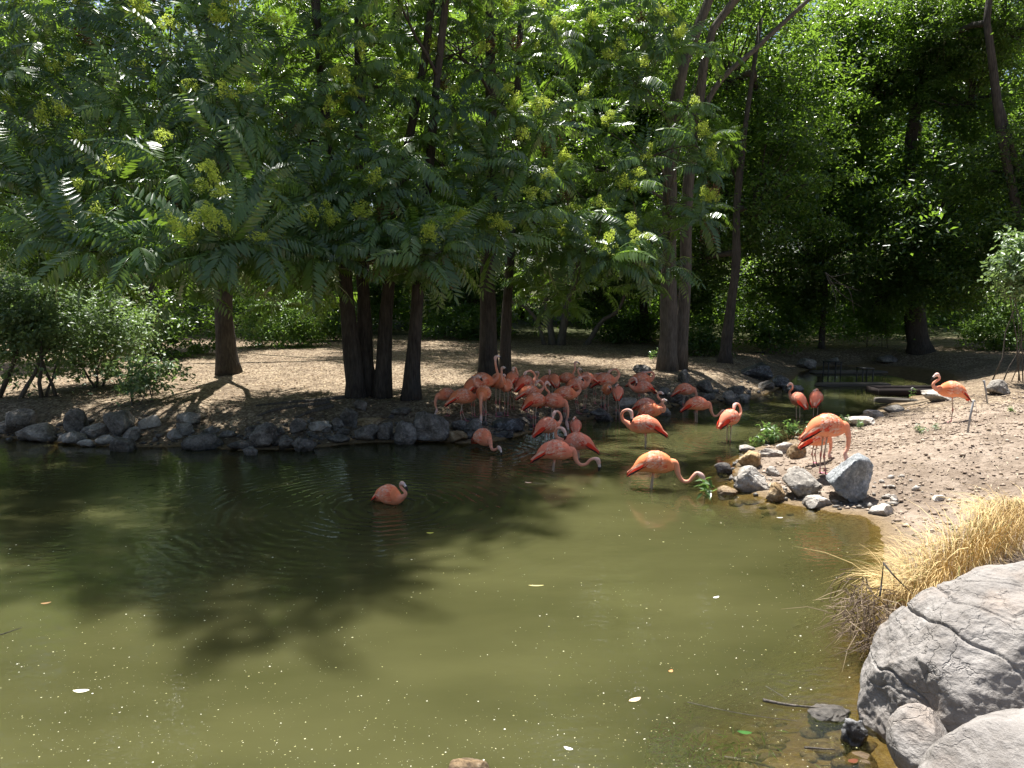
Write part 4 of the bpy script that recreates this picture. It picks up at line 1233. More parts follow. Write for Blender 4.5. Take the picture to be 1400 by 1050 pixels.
def flamingo(label, px, py, row, yaw, pose, water=False, size=1.0, tone=0.5, flip=1, turn=0.0, tail=1.0, one_leg=False, legs=True, tilt=0.0, seed=None, y_shift=0.0, vivid=0.5, neckscale=1.0):
    seed = seed if seed is not None else int(px * 31 + py)
    r = np.random.default_rng(seed)
    q = onz(px, row, 0.0) if water else hit(px, row)
    y = q[1] + y_shift
    c = aty(px, py, y)
    surf_z = 0.0 if water else gz(c[0], y)
    g = gz(c[0], y)
    if legs: g = max(g, c[2] - 0.74 * size)
    hw = (c[2] - surf_z) / size                       # body centre above what it feeds from
    root = thing("flamingo", label, "flamingo", (c[0], y, g), "flamingos at the pond")
    ya = math.radians(yaw); R = np.array([[math.cos(ya), -math.sin(ya), 0], [math.sin(ya), math.cos(ya), 0], [0, 0, 1]])
    ta = math.radians(tilt); RT = np.array([[math.cos(ta), 0, -math.sin(ta)], [0, 1, 0], [math.sin(ta), 0, math.cos(ta)]])
    up = np.array([0, 0, c[2] - g])
    def W(v, tilted=True):
        v = np.asarray(v, float)
        if tilted: v = v @ RT.T
        return (v * size) @ R.T + up
    def jitter(col, a=.07): return np.clip(np.array(col) * (1 + r.normal(0, a)), 0, 1)
    base_c = lerp(PAL['pink'], PAL['orange'], tone)
    # --- body: one skin from the rump through neck to the face
    nk = np.array(NECK[pose], float) * np.array([1, flip, 1])
    if pose in ('feed', 'down'):
        low = -nk[:, 2].min(); tgt = hw - (.10 if pose == 'feed' else .11)
        zz = np.clip(tgt / low if pose == 'down' else tgt / .215, .3, 2.2)
        k = np.linspace(0.4, 1, len(nk)); nk[:, 2] *= (1 - k) + k * zz
    nk[:, 2] = np.where(nk[:, 2] > 0.05, .05 + (nk[:, 2] - .05) * neckscale, nk[:, 2])
    nk += r.normal(0, .006, nk.shape) * np.linspace(.2, 1, len(nk))[:, None]
    bd = np.array(BILLDIR[pose], float) * np.array([1, flip, 1])
    if turn:
        a = math.radians(turn); Rz = np.array([[math.cos(a), -math.sin(a), 0], [math.sin(a), math.cos(a), 0], [0, 0, 1]])
        piv = nk[-3].copy()
        nk[-2:] = (nk[-2:] - piv) @ Rz.T + piv; bd = Rz @ bd
    tp = np.stack([TORSO[:, 0], np.zeros(len(TORSO)), TORSO[:, 1]], -1) @ RT.T
    P = np.vstack([tp, nk])
    nt, nn = len(TORSO), len(nk)
    m = 74
    path = catmull(P, m)
    u = np.linspace(0, len(P) - 1, m)
    rw = np.concatenate([TORSO[:, 2], np.interp(np.arange(nn), [0, 1, 2, nn - 3, nn - 2, nn - 1], [.035, .027, .0225, .02, .030, .026])])
    rh = np.concatenate([TORSO[:, 3], np.interp(np.arange(nn), [0, 1, 2, nn - 3, nn - 2, nn - 1], [.042, .03, .024, .021, .035, .027])])
    rw = np.interp(u, np.arange(len(P)), rw); rh = np.interp(u, np.arange(len(P)), rh)
    v, t, qd = tube(path, rh, rw, k=14)
    vu = np.concatenate([np.repeat(u, 14), [u[0], u[-1]]])
    col = np.zeros((len(v), 3))
    neckc = np.array(lerp(PAL['neck'], PAL['pale'], .25 + .3 * r.random())); headc = np.array(lerp(PAL['white'], PAL['neck'], .35))
    tb = np.clip((vu - (nt - 2)) / 2.5, 0, 1)[:, None]; th = np.clip((vu - (nt + nn - 4)) / 1.5, 0, 1)[:, None]
    col = np.array(base_c) * (1 - tb) + neckc * tb; col = col * (1 - th) + headc * th
    belly = np.clip((-(v[:, 2]) + .0) / .12, 0, 1) * (vu < nt - 1)
    col = col * (1 - .55 * belly[:, None]) + np.array(PAL['pale']) * .55 * belly[:, None]
    st = 1 + .12 * fbm(v * np.array([.35, 1, 1]), 38, 2, seed % 40)
    col = np.clip(col * st[:, None], 0, 1)
    mb = MB(); mb.add(W(v, False), t, qd, col)
    body = link("body", mb.mesh("body", M['plumage']), root)
    # --- bill: bent, pale at the base with a black tip
    hp = path[-1]; hd = path[-1] - path[-4]; hd /= np.linalg.norm(hd); bd /= np.linalg.norm(bd)
    a0 = hd * .35 + bd * .65; a0 /= np.linalg.norm(a0)
    dn = bd - a0 * .0; bend = np.array(bd) * .7 + np.array([0, 0, -.5]) * (0.6 if pose in ('up', 's', 'low_s') else .1) - a0 * (.0 if pose not in ('feed', 'down') else -.1)
    if pose in ('feed', 'down', 'preen', 'curl'): bend = bd - .45 * np.array([nk[-1][0] - nk[-4][0], nk[-1][1] - nk[-4][1], 0]) / (np.linalg.norm(nk[-1] - nk[-4]) + 1e-6)
    bend /= np.linalg.norm(bend)
    bp = catmull([hp - a0 * .018, hp + a0 * .015, hp + a0 * .045, hp + a0 * .06 + bend * .028, hp + a0 * .063 + bend * .062], 12)
    s = np.linspace(0, 1, 12)
    br = np.interp(s, [0, .3, .55, .8, 1], [.019, .02, .0195, .014, .003])
    v, t, qd = tube(bp, br * 1.1, br * .72, k=8)
    su = np.concatenate([np.repeat(s, 8), [0, 1]])
    bc_ = np.where((su > .5)[:, None], np.array(PAL['black']), np.array((.78, .66, .60)))
    mb = MB(); mb.add(W(v, False), t, qd, bc_); link("bill", mb.mesh("bill", M['bill']), body)
    # --- eyes
    e0 = path[-5]; tg, n_, b_ = frames(path[-9:])
    for sd in (-1, 1):
        ev, ef = ICO[1]; mb = MB()
        mb.add(W(ev * .0055 + e0 + b_[4] * sd * rw[-5] * .93 + n_[4] * .006, False), ef, None, np.tile((.5, .35, .05), (len(ev), 1)))
        link("eye", mb.mesh("eye", M['bill']), body)
    # --- folded wings: overlapping feathers
    def feather(mb, p0, p1, p2, w, nrm, c0, c1):
        d = p2 - p0; s_ = np.cross(nrm, d); s_ /= np.linalg.norm(s_) + 1e-9
        v = np.array([p0 - s_ * w * .22, p0 + s_ * w * .22, p1 - s_ * w * .5 - nrm * .002, p1 + nrm * .006, p1 + s_ * w * .5 - nrm * .002, p1 * .4 + p2 * .6 - s_ * w * .36, p1 * .4 + p2 * .6 + s_ * w * .36, p2 + nrm * .002])
        f = [[0, 3, 2], [0, 1, 3], [1, 4, 3], [2, 3, 5], [3, 4, 6], [3, 6, 5], [5, 6, 7]]
        cc = np.array([c0, c0, lerp(c0, c1, .75), c0, lerp(c0, c1, .75), c1, c1, lerp(c0, c1, .6)])
        mb.add(W(v), f, None, cc)
    for sd in (-1, 1):
        mb = MB(); mb2 = MB()
        rows = 12
        for i in range(rows):
            x = .15 - i * .031
            nf = 12
            for j in range(nf):
                ph = math.radians(6 + (112 - 4 * i) * (j + (.5 if i % 2 else 0)) / nf)
                L = .095 + .007 * i + r.normal(0, .01)
                dph = .07 + .08 * math.sin(ph)
                x0 = x + r.normal(0, .005)
                p0 = surf(x0, ph, sd, 1.0); p1 = surf(max(x0 - .5 * L, -.325), ph + dph * .5, sd, 1.035); p2 = surf(max(x0 - L, -.335), ph + dph, sd, 1.10)
                p1[0] = max(p1[0], -.30)
                if x0 - L < -.28: p2 = p2 + np.array([-.02, 0, -.012])
                nrm = np.array([0, sd * math.sin(ph + .1), math.cos(ph + .1)])
                g_ = r.random()
                lo = j / nf
                if lo > .68 and 3 < i and r.random() < .08 + .42 * vivid: c0 = PAL['red']; c1 = lerp(PAL['red'], PAL['pink'], .3)
                elif g_ < .35: c0 = lerp(base_c, PAL['pale'], .3); c1 = lerp(PAL['pale'], PAL['white'], .35)
                elif g_ < .62 + .15 * vivid: c0 = lerp(base_c, PAL['red'], .55); c1 = lerp(base_c, PAL['pale'], .55)
                else: c0 = lerp(base_c, PAL['red'], r.random() * .25); c1 = lerp(base_c, PAL['pale'], .25 + r.random() * .7)
                feather(mb, p0, p1, p2, .030 + .006 * r.random(), nrm, jitter(c0), jitter(c1))
        for j in range(5):                                        # long flight feathers
            ph = math.radians(58 + 9 * j)
            p0 = surf(-.14, ph, sd, 1.04); p2 = np.array([-.335 - .01 * j * tail, sd * (.028 + .004 * j), -.125 - .014 * j]); p1 = (p0 + p2) / 2 + np.array([0, sd * .014, .012])
            c = PAL['black'] if j >= 4 else (PAL['red'] if j > 1 or vivid > .6 else PAL['pale'])
            feather(mb2, p0, p1, p2, .034, np.array([0, sd * .8, .6]), jitter(c), jitter(c))
        wing = link("wing", mb.mesh("wing", M['plumage'], True), root)
        fo = link("flight_feathers", mb2.mesh("flight_feathers", M['plumage'], True), wing); fo["kind"] = "stuff"
    mb = MB()
    for j in range(7):
        a = (j - 3) / 3
        p0 = np.array([-.24, a * .035, -.05]); p2 = np.array([-.355 + .02 * abs(a), a * .06, -.16 - .012 * abs(a)]); p1 = (p0 + p2) / 2 + np.array([0, 0, .016])
        feather(mb, p0, p1, p2, .04, np.array([0.2, a * .3, 1.0]), jitter(PAL['red']), jitter(lerp(PAL['red'], PAL['pink'], .25)))
    link("tail", mb.mesh("tail", M['plumage'], True), root)
    # --- legs
    if legs:
        Lz = c[2] - g
        for sd in ((1, -1) if not one_leg else (1,)):
            hip = W(np.array([-.01, sd * (.042 if not one_leg else .01), -.10]))
            f_ = R @ np.array([r.normal(0, .03), sd * (.04 if not one_leg else 0.005), 0]) * size
            foot = np.array([f_[0], f_[1], .012])
            kn = hip * .46 + foot * .54 + R @ np.array([-.022 + r.normal(0, .012), 0, 0])
            P = np.vstack([np.linspace(hip, kn, 5), np.linspace(kn, foot, 6)[1:]])
            rad = np.array([.016, .0105, .0085, .0095, .0145, .0115, .008, .0078, .008, .0095]) * size
            v, t, qd = tube(P, rad, k=7)
            ks = np.concatenate([np.repeat(np.arange(10), 7), [0, 9]])
            lc = np.tile(np.array((.46, .36, .27)), (len(v), 1)); lc[ks == 4] = (.52, .11, .09); lc[ks >= 8] = (.55, .16, .2); lc[ks == 0] = base_c
            mb = MB(); mb.add(v, t, qd, lc); leg = link("leg", mb.mesh("leg", M['leg'], True), root)
            mb = MB()
            toes = [np.array([.075, 0, 0]), np.array([.06, .04, 0]), np.array([.06, -.04, 0]), np.array([-.02, 0, 0])]
            tv = [foot + np.array([0, 0, .006])] + [foot + R @ (k * size) - np.array([0, 0, .007]) for k in toes] + [foot + R @ (k * size * .9) - np.array([0, 0, .012]) for k in toes[:3]]
            mb.add(np.array(tv), [[0, 2, 1], [0, 1, 3], [0, 4, 2], [0, 3, 4], [1, 2, 6], [1, 7, 3]], None, np.tile((.5, .15, .2), (8, 1)))
            link("foot", mb.mesh("foot", M['leg'], True), leg)
    return root

FL = [
 # label, px, py, row, yaw, pose, opts
 ("small flamingo furthest along the shore towards the great boulder, head lowered", 611, 540, 570, 215, 'down', dict(size=.82, tone=.6)),
 ("flamingo with pale curved neck standing sideways behind the great boulder's end", 632, 543, 577, 20, 's', dict(tone=.8, turn=-20)),
 ("flamingo facing the water with head hanging between its legs", 661, 539, 580, 262, 'down', dict(tone=.85)),
 ("flamingo mostly hidden behind the curved-neck one and the head-hanging one", 647, 528, 570, 60, 'tuck', dict(tone=.6)),
 ("flamingo with the tallest upright neck in front of the straight tree trunks", 658, 521, 568, 5, 'up', dict(tone=.7)),
 ("plump flamingo facing the pond with raised neck beside the tallest-necked one", 681, 522, 570, 285, 'up', dict(tone=.9, neckscale=.62, turn=40)),
 ("slim flamingo edge-on with neck raised next to the plump facing one", 692, 528, 568, 262, 'up', dict(tone=.6, neckscale=.55, size=.9)),
 ("brownish flamingo with curled neck just past the thinner straight trunk", 701, 518, 560, 70, 'curl', dict(tone=.5, size=.9)),
 ("flamingo with grey-pink back turned and tail drooping towards the trunks", 718, 524, 564, 48, 'preen', dict(tone=.25, vivid=.7)),
 ("flamingo in sunlit streaks with red tail and black wing edge, neck arched", 732, 548, 585, 38, 's', dict(tone=.6, vivid=.9, neckscale=.85)),
 ("flamingo half hidden behind the sunlit streaky one, bill tucked down", 724, 536, 572, 25, 'curl', dict(tone=.6, size=.92)),
 ("pinkish flamingo with neck plunging down and pale head by the shore's wet edge", 757, 549, 585, 330, 'down', dict(tone=.35)),
 ("big orange flamingo in mid-flock standing sideways with head held up", 772, 539, 577, 8, 'up', dict(tone=.75, neckscale=.62)),
 ("flamingo folded up asleep behind the big orange one", 789, 526, 566, 25, 'tuck', dict(tone=.4)),
 ("flamingo preening with bent neck at the back of the flock", 757, 520, 560, 100, 'curl', dict(tone=.5, size=.85)),
 ("flamingo of which little more than a grey-pink head shows at the flock's back", 749, 521, 556, 200, 'up', dict(tone=.3, size=.8, neckscale=.5)),
 ("dark orange flamingo at the back with slim raised neck", 775, 518, 558, 330, 'low_s', dict(tone=.6, size=.85)),
 ("highest-headed flamingo at the flock's back looking over the others", 801, 518, 560, 190, 'up', dict(tone=.4, size=.9, neckscale=.85, turn=150)),
 ("small flamingo body glimpsed between the highest-headed one and the preener", 814, 519, 556, 30, 'tuck', dict(tone=.3, size=.75)),
 ("flamingo bent back over its wing at the inland side of the flock", 827, 520, 560, 15, 'preen', dict(tone=.4)),
 ("dark red-brown flamingo facing the pond with lowered face", 830, 533, 570, 268, 'low_s', dict(tone=.9, size=.8, neckscale=.3, turn=30)),
 ("grey-pink flamingo seen from behind with red tail tip on the shore", 845, 537, 574, 80, 'tuck', dict(tone=.15, size=.85, vivid=.2)),
 ("flamingo with neck laid over its back before the big pale trunk", 876, 519, 555, 8, 'tuck', dict(tone=.5)),
 ("pink flamingo with wing lifted red and neck swung low before the pale trunk", 879, 530, 562, 200, 'curl', dict(tone=.2, vivid=1.0)),
 ("crouching orange flamingo with small raised head at the water's edge", 888, 562, 585, 325, 'up', dict(water=True, tone=.7, neckscale=.45, tilt=12)),
 ("pink flamingo behind the crouching one with neck bent up", 883, 555, 578, 330, 's', dict(water=True, tone=.1, neckscale=.75)),
 ("large streaky flamingo wading with tail to the open pond and head turned back", 882, 582, 611, 163, 'curl', dict(water=True, tone=.35, vivid=.9, size=1.12)),
 ("flamingo with head down at the rocks below the big pale trunk", 936, 533, 557, 12, 'down', dict(water=True, tone=.4, size=.95)),
 ("flamingo feeding with outstretched wavy neck in the creek mouth", 953, 553, 577, 3, 'feed', dict(water=True, tone=.3, vivid=.8)),
 ("flamingo with red rump turned away and head bent to its breast in the creek mouth", 998, 572, 603, 40, 'curl', dict(water=True, tone=.15, vivid=.8)),
 ("flamingo seen from behind with neck up, farthest pair in the creek", 1091, 547, 571, 100, 's', dict(water=True, tone=.15, vivid=.7, turn=50, neckscale=.8)),
 ("flamingo seen from behind with head hidden, farthest pair in the creek", 1116, 545, 570, 62, 'tuck', dict(water=True, tone=.1, vivid=.6)),
 ("big pale-orange flamingo bent down behind the blue-grey boulder", 1130, 584, 648, 10, 'down', dict(tone=.65, size=1.12)),
 ("orange flamingo standing behind the bent pale-orange one on the bank", 1116, 600, 634, 15, 'down', dict(tone=.9, size=.85, vivid=.9)),
 ("flamingo standing on one leg on the soil mound by the stakes", 1302, 534, 577, 180, 's', dict(tone=.85, one_leg=True, vivid=.3, neckscale=.72, tilt=6)),
 ("flamingo swimming alone with neck drawn up amid ripple rings", 531, 678, 689, 325, 's', dict(water=True, tone=.75, vivid=.5, neckscale=.55, legs=False, size=.86, y_shift=0.05)),
 ("flamingo stooping low in the water before the greenish pale rock", 660, 599, 614, 300, 'feed', dict(water=True, tone=.5, size=1.0, legs=False)),
 ("flamingo with red wing tips wading behind the curled-neck pair", 748, 583, 607, 40, 'curl', dict(water=True, tone=.2, vivid=.8)),
 ("small flamingo seen tail-on in the water behind the others", 787, 583, 594, 85, 'tuck', dict(water=True, tone=.1, size=.82)),
 ("bright red-winged flamingo with hooked neck and black bill, tail to the open pond", 790, 605, 627, 165, 'curl', dict(water=True, tone=.15, vivid=1.0)),
 ("pink flamingo feeding with S-bent neck over its own reflection", 759, 617, 644, 0, 'feed', dict(water=True, tone=.15, vivid=.6, size=1.05)),
 ("sunlit orange flamingo feeding in the shallows with bill touching the water", 895, 634, 668, 355, 'feed', dict(water=True, tone=.9, vivid=.5, size=1.06)),
]
for (lab, px, py, row, yaw, pose, o) in FL:
    flamingo(lab, px, py, row, yaw, pose, **o)

# ------------------------------------------------------------------ dry grass clump over the water
def grass_clump(label, c, n, h, spread_, seed, lean=(-.25, -.1)):
    r = np.random.default_rng(seed)
    mb = MB(); base = np.array([c[0], c[1], gz(c[0], c[1])])
    for i in range(n):
        a = r.random() * 6.283; q = math.sqrt(r.random())
        p = base + np.array([math.cos(a) * q * spread_[0], math.sin(a) * q * spread_[1], 0]); p[2] = max(gz_fast(p[0], p[1]), .02) 
        L = h * r.uniform(.55, 1.15)
        out = np.array([math.cos(a) * (.3 + q), math.sin(a) * (.3 + q), 0]) * .4 + np.array([lean[0], lean[1], 0]) + np.append(r.normal(0, .3, 2), 0)
        curl = r.uniform(.5, 1.6)
        s = np.linspace(0, 1, 6)
        P = p + np.outer(s, [0, 0, L]) + np.outer(s ** 2, out * L * .9) - np.outer(s ** 3, [0, 0, L * .55 * curl])
        sd = np.cross(out + np.array([.01, 0, 0]), [0, 0, 1.0]); sd /= np.linalg.norm(sd)
        sd = sd * math.cos(r.uniform(0, 1.5)) + np.array([0, 0, .3])
        w = r.uniform(.0018, .0036) * np.array([1, 1, .9, .75, .5, .12])
        v = np.concatenate([P - sd * w[:, None], P + sd * w[:, None]])
        k = np.arange(5); qd = np.stack([k, k + 1, k + 7, k + 6], -1)
        t = r.random(); c0 = lerp((.40, .26, .10), (.68, .52, .25), t)
        if r.random() < .06: c0 = (.22, .25, .08)
        cc = np.vstack([np.array(c0) * np.full((6, 1), r.uniform(.8, 1.1))] * 2)
        mb.add(v, None, qd, cc)
    return tag(link("dry_grass", mb.mesh("dry_grass", M['straw'], True, base), None, tuple(base)), label, "grass clump", "dry grass by the near bank")
_gx = np.arange(1.5, 9, .1); _gy = np.arange(3, 10, .1)
_GG = ground_z(*np.meshgrid(_gx, _gy)).reshape(len(_gy), len(_gx))
def gz_fast(x, y):
    return float(_GG[int(np.clip((y - 3) / .1, 0, len(_gy) - 1)), int(np.clip((x - 1.5) / .1, 0, len(_gx) - 1))])
gc = aty(1312, 770, 6.2)
grass_clump("golden dry grass clump drooping over the bank behind the large cracked boulder", (gc[0], 6.3), 2000, .58, (.54, .42), 5, (-.03, -.05))
gc2 = aty(1400, 745, 6.7)
grass_clump("shorter golden grass tuft at the photo's side behind the large clump", (gc2[0] + .1, 6.9), 900, .42, (.42, .4), 6, (-.05, 0))
# matted dark roots and thatch under the clump
def thatch():
    r = np.random.default_rng(9); mb = MB()
    c = aty(1192, 862, 5.55)
    for i in range(420):
        p = np.array([c[0] + r.normal(.0, .07), c[1] + r.normal(0, .25), r.uniform(.05, .5)])
        d = np.append(r.normal(0, .12, 2), -abs(r.normal(.08, .1)))
        P = np.array([p, p + d * .5 + r.normal(0, .02, 3), p + d]); P[:, 2] = np.maximum(P[:, 2], .0)
        v, t, q = tube(P, [.004, .003, .001], k=3, cap=False)
        mb.add(v, None, q, np.array(lerp((.07, .045, .03), (.34, .26, .17), r.random() ** 1.6)))
    b = (c[0], c[1], 0)
    tag(link("root_mat", mb.mesh("root_mat", M['straw'], True, b), None, b), "tangled brown root mat hanging into the water under the dry grass", kind="stuff")
thatch()
twig_thing("bent dark stick poking out of the dry grass", [[(1203, 815), (1206, 790), (1208, 770)], [(1208, 770), (1225, 790), (1248, 812)]], 5.5, .008, 'bark', "stick", "stick")

# ------------------------------------------------------------------ sticks in the near shallows
def stick(label, pts, rad, mat='bark_pale', zoff=.012):
    P = catmull([onz(a, b, zoff) for a, b in pts], 8); mb = MB()
    v, t, q = tube(P, np.linspace(rad, rad * .5, 8), k=6); mb.add(v, t, q)
    return tag(link("stick", mb.mesh("stick", M[mat], True, P[0]), None, tuple(P[0])), label, "stick", "sticks floating in the near corner")
stick("pale wet stick floating by the dark wet rock", [(1043, 957), (1080, 964), (1128, 968)], .012)
stick("long thin reed stem lying across the murky corner water", [(940, 960), (1010, 975), (1090, 986)], .004)
stick("thin twig tilted above the pale wet stick", [(1047, 938), (1075, 955)], .004)
stick("short bright stick at the foot of the wet root-covered rock", [(1100, 1022), (1142, 1025)], .008)
stick("drowned yellow reed at the bottom edge", [(990, 1036), (1030, 1042), (1060, 1050)], .012, 'bark_pale', -.01)
stick("dark drifting twig at the photo's side edge in open water", [(0, 868), (30, 858)], .005, 'bark')

# ------------------------------------------------------------------ floating leaves and specks
def float_leaf(label, px, py, L, W, col, rz):
    q = onz(px, py, .004)
    s = np.linspace(-1, 1, 7); w = W * (1 - s ** 2) ** .8
    top = np.concatenate([np.stack([s * L, -w, .006 * s ** 2 + .003 * np.abs(w) / W], -1), np.stack([s * L, w, .006 * s ** 2 + .003], -1), np.stack([s * L, 0 * s, .006 * s ** 2], -1)])
    k = np.arange(6); qd = np.concatenate([np.stack([k, k + 1, k + 15, k + 14], -1), np.stack([k + 14, k + 15, k + 8, k + 7], -1)])
    me = new_mesh("floating_leaf", top, qd, M['litter'], True, np.tile(col, (21, 1)))
    o = link("floating_leaf", me, None, tuple(q)); o.rotation_euler = (0, 0, rz)
    return tag(o, label, "leaf", "leaves floating on the pond")
for a in [("cream floating leaf alone on the lower side water", 111, 945, .055, .022, (.7, .66, .5), .05), ("brown floating leaf near the side shadow", 63, 825, .04, .018, (.35, .2, .1), .4),
          ("curled tan leaf floating in mid-pond", 868, 957, .05, .022, (.55, .42, .28), .5), ("green leaf floating in the murky corner", 1018, 1002, .045, .02, (.035, .1, .02), -.2),
          ("long yellowish leaf floating below the feeding birds", 733, 801, .07, .012, (.5, .45, .2), 0), ("white leaf floating beyond the drowned weeds", 979, 817, .035, .015, (.75, .73, .65), .5),
          ("pale leaf floating in front of the red-winged bird", 722, 660, .05, .018, (.6, .4, .32), -.4), ("small yellow leaf below the swimming flamingo", 588, 729, .04, .016, (.6, .6, .12), 0),
          ("orange leaf at the foot of the corner boulder", 1166, 1041, .035, .02, (.12, .04, .02), .3), ("pale leaf beside the drowned rock's weeds", 777, 1024, .03, .014, (.7, .68, .6), -.5),
          ("rusty leaf fragment in mid-pond", 917, 918, .022, .015, (.5, .24, .1), .8), ("dull leaf floating over the sunken tan slab", 1066, 708, .04, .016, (.6, .58, .5), 0)]:
    float_leaf(*a)
def specks():
    r = np.random.default_rng(13)
    n = 4200
    px = r.uniform(-20, 1180, n); py = 640 + 420 * r.random(n) ** .75
    keep = []
    for a, b in zip(px, py):
        q = onz(a, b, .005); keep.append(q)
    c = np.array(keep); s = pond_sd(c[:, 0], c[:, 1]); dens = vnoise(c, .5, 4)
    c = c[(s < -.1) & (dens + .5 * vnoise(c, 1.7, 8) + r.random(n) * .6 > .12)]
    n = len(c)
    sz = .0019 * (4.6 ** (r.random(n) ** 3.4)) * np.clip(c[:, 1] / 5.5, .9, 2.4)
    a = r.random(n) * 6.28; el = r.uniform(.35, 1, n)
    dx = np.stack([np.cos(a), np.sin(a), 0 * a], -1) * sz[:, None]; dy = np.stack([-np.sin(a), np.cos(a), 0 * a], -1) * (sz * el)[:, None]
    v = np.stack([c - dx, c - dy, c + dx, c + dy], 1).reshape(-1, 3)
    col = np.array([(.42, .4, .26), (.6, .58, .48), (.36, .34, .17), (.27, .25, .13)])[r.integers(0, 4, n)]
    me = new_mesh("floating_specks", v, np.arange(n * 4).reshape(-1, 4), M['litter'], False, np.repeat(col, 4, 0))
    tag(link("floating_specks", me), "pale specks of seed and dust floating on the water", kind="stuff")
specks()

# ------------------------------------------------------------------ leaf litter, soil clods, dry stems
def scatter_land(n, x0, x1, y0, y1, seed):
    r = np.random.default_rng(seed)
    x = r.uniform(x0, x1, n); y = y0 + (y1 - y0) * r.random(n)
    s = pond_sd(x, y); k = s > .15
    x, y = x[k], y[k]
    return np.stack([x, y, ground_z(x, y) + .012], -1), r
c, r = scatter_land(52000, -15, 9, 13.5, 36, 21)
soilm = (c[:, 0] > 3.0) & (c[:, 1] < 16.5); c = c[~soilm]
v, f = leaf_quads(c, r, .07, .026, 2.0)
v[:, 2] = np.maximum(v[:, 2], np.repeat(c[:, 2], 4) - .008)
lc = np.array([(.34, .25, .15), (.24, .165, .1), (.42, .34, .22), (.14, .095, .06)])[r.integers(0, 4, len(c))]
tag(link("leaf_litter", new_mesh("leaf_litter", v, f, M['litter'], False, np.repeat(lc, 4, 0))), "dry leaves and bark chips covering the clearing's ground", kind="stuff")
c, r = scatter_land(17000, 3.0, 15, 7.5, 17, 22)
v0 = np.array([(1, 0, 0), (-1, 0, 0), (0, 1, 0), (0, -1, 0), (0, 0, 1), (0, 0, -1.0)]); f0 = np.array([(0, 2, 4), (2, 1, 4), (1, 3, 4), (3, 0, 4), (2, 0, 5), (1, 2, 5), (3, 1, 5), (0, 3, 5)])
sz = .008 * (5.2 ** (r.random(len(c)) ** 3.2))
V = (c[:, None, :] + v0[None] * (sz[:, None] * r.uniform(.7, 1.3, (len(c), 3)))[:, None, :] * (1 + .3 * r.normal(size=(len(c), len(v0), 1))) * np.array([1.15, 1, .6])).reshape(-1, 3)
F = (f0[None] + (np.arange(len(c)) * len(v0))[:, None, None]).reshape(-1, 3)
lc = np.array([(.28, .215, .16), (.34, .265, .2), (.24, .18, .135), (.40, .32, .25)])[r.integers(0, 4, len(c))]
tag(link("soil_clods", new_mesh("soil_clods", V - np.array([0, 0, .003]), F, M['litter'], False, np.repeat(lc, len(v0), 0))), "brown clods and grit of the bare bank", kind="stuff")
c, r = scatter_land(2600, 2.8, 14, 7, 15.5, 23)
v, f = leaf_quads(c + np.array([0, 0, .01]), r, .11, .008, 1.2)
tag(link("dry_stems", new_mesh("dry_stems", v, f, M['litter'], False, np.tile((.5, .42, .3), (len(v), 1)))), "dry straw stems scattered over the bare bank", kind="stuff")

# ------------------------------------------------------------------ weeds
def weed(label, px, row, h, n, seed, mat='weed', L=.1, water=False, group="weeds on the bank"):
    r = np.random.default_rng(seed)
    q = onz(px, row, 0) if water else hit(px, row)
    b = np.array([q[0], q[1], gz(q[0], q[1]) if not water else -.05])
    root = thing("weed", label, "plant", b, group)
    lf = []
    for i in range(n):
        top = np.array([r.normal(0, .1 * h / .3), r.normal(0, .1 * h / .3), h * r.uniform(.6, 1.1)])
        P = branch_path(np.array([r.normal(0, .04), r.normal(0, .04), 0]), top, .02, r, 5, .05)
        v, t, qd = tube(P, np.linspace(.005, .002, 5), k=4); mb = MB(); mb.add(v, t, qd); link("stem", mb.mesh("stem", M[mat]), root)
        for p in P[2:]:
            for _ in range(4): lf.append(p + r.normal(0, .02, 3))
    lf = np.array(lf); rr = np.random.default_rng(seed + 1)
    d = rr.normal(size=(len(lf), 3)); d[:, 2] = np.abs(d[:, 2]) * .4; d /= np.linalg.norm(d, axis=1)[:, None]
    v, f = leaf_quads(lf + d * L * .4, rr, L, L * .32, .6)
    link("foliage", new_mesh("foliage", v, f, M[mat], False), root)
weed("leafy green weed clump at the creek side of the pale stones", 1058, 606, .36, 9, 1, L=.12)
weed("pale-leaved weed on the edge beside the leafy green clump", 1036, 604, .26, 6, 2, L=.13)
weed("weed growing between the leafy clump and the bank flamingos", 1080, 600, .34, 8, 3, L=.11)
weed("young white-leaved plant standing in the shallows", 970, 684, .3, 2, 4, L=.16, water=True)
weed("grey-green weed behind the big bent flamingo", 1155, 584, .2, 5, 5, 'shrub', L=.08)
weed("small weed on the bank above the blue-grey boulder", 1175, 586, .16, 4, 6, 'shrub', L=.07)
weed("tiny upright weed on the mound's edge near the brown trough", 1246, 549, .3, 2, 7, L=.06)
weed("sprawling grey weed on the slope before the one-legged flamingo", 1260, 592, .1, 5, 8, 'shrub', L=.06)
weed("flat weed beside the one-legged flamingo's foot", 1278, 588, .08, 4, 9, 'shrub', L=.05)
weed("bright green weed on the mound behind the stakes", 1383, 563, .06, 4, 10, 'hedge', L=.06)
weed("small leafy weed under the big pale trunk", 893, 497, .4, 5, 11, L=.1)
# green water weed in the near corner
def waterweed():
    r = np.random.default_rng(31); n = 1500
    px = r.normal(870, 70, n); py = r.normal(1035, 22, n)
    c = np.array([onz(a, b, -.02) for a, b in zip(px, py)]); c[:, 2] = -abs(r.normal(.02, .03, n)) - .012
    v, f = leaf_quads(c, r, .07, .012, .3)
    v[:, 2] = np.minimum(v[:, 2], -.006)
    tag(link("water_weed", new_mesh("water_weed", v, f, M['hedge'], False)), "green water weed drowned below the near surface", kind="stuff")
waterweed()

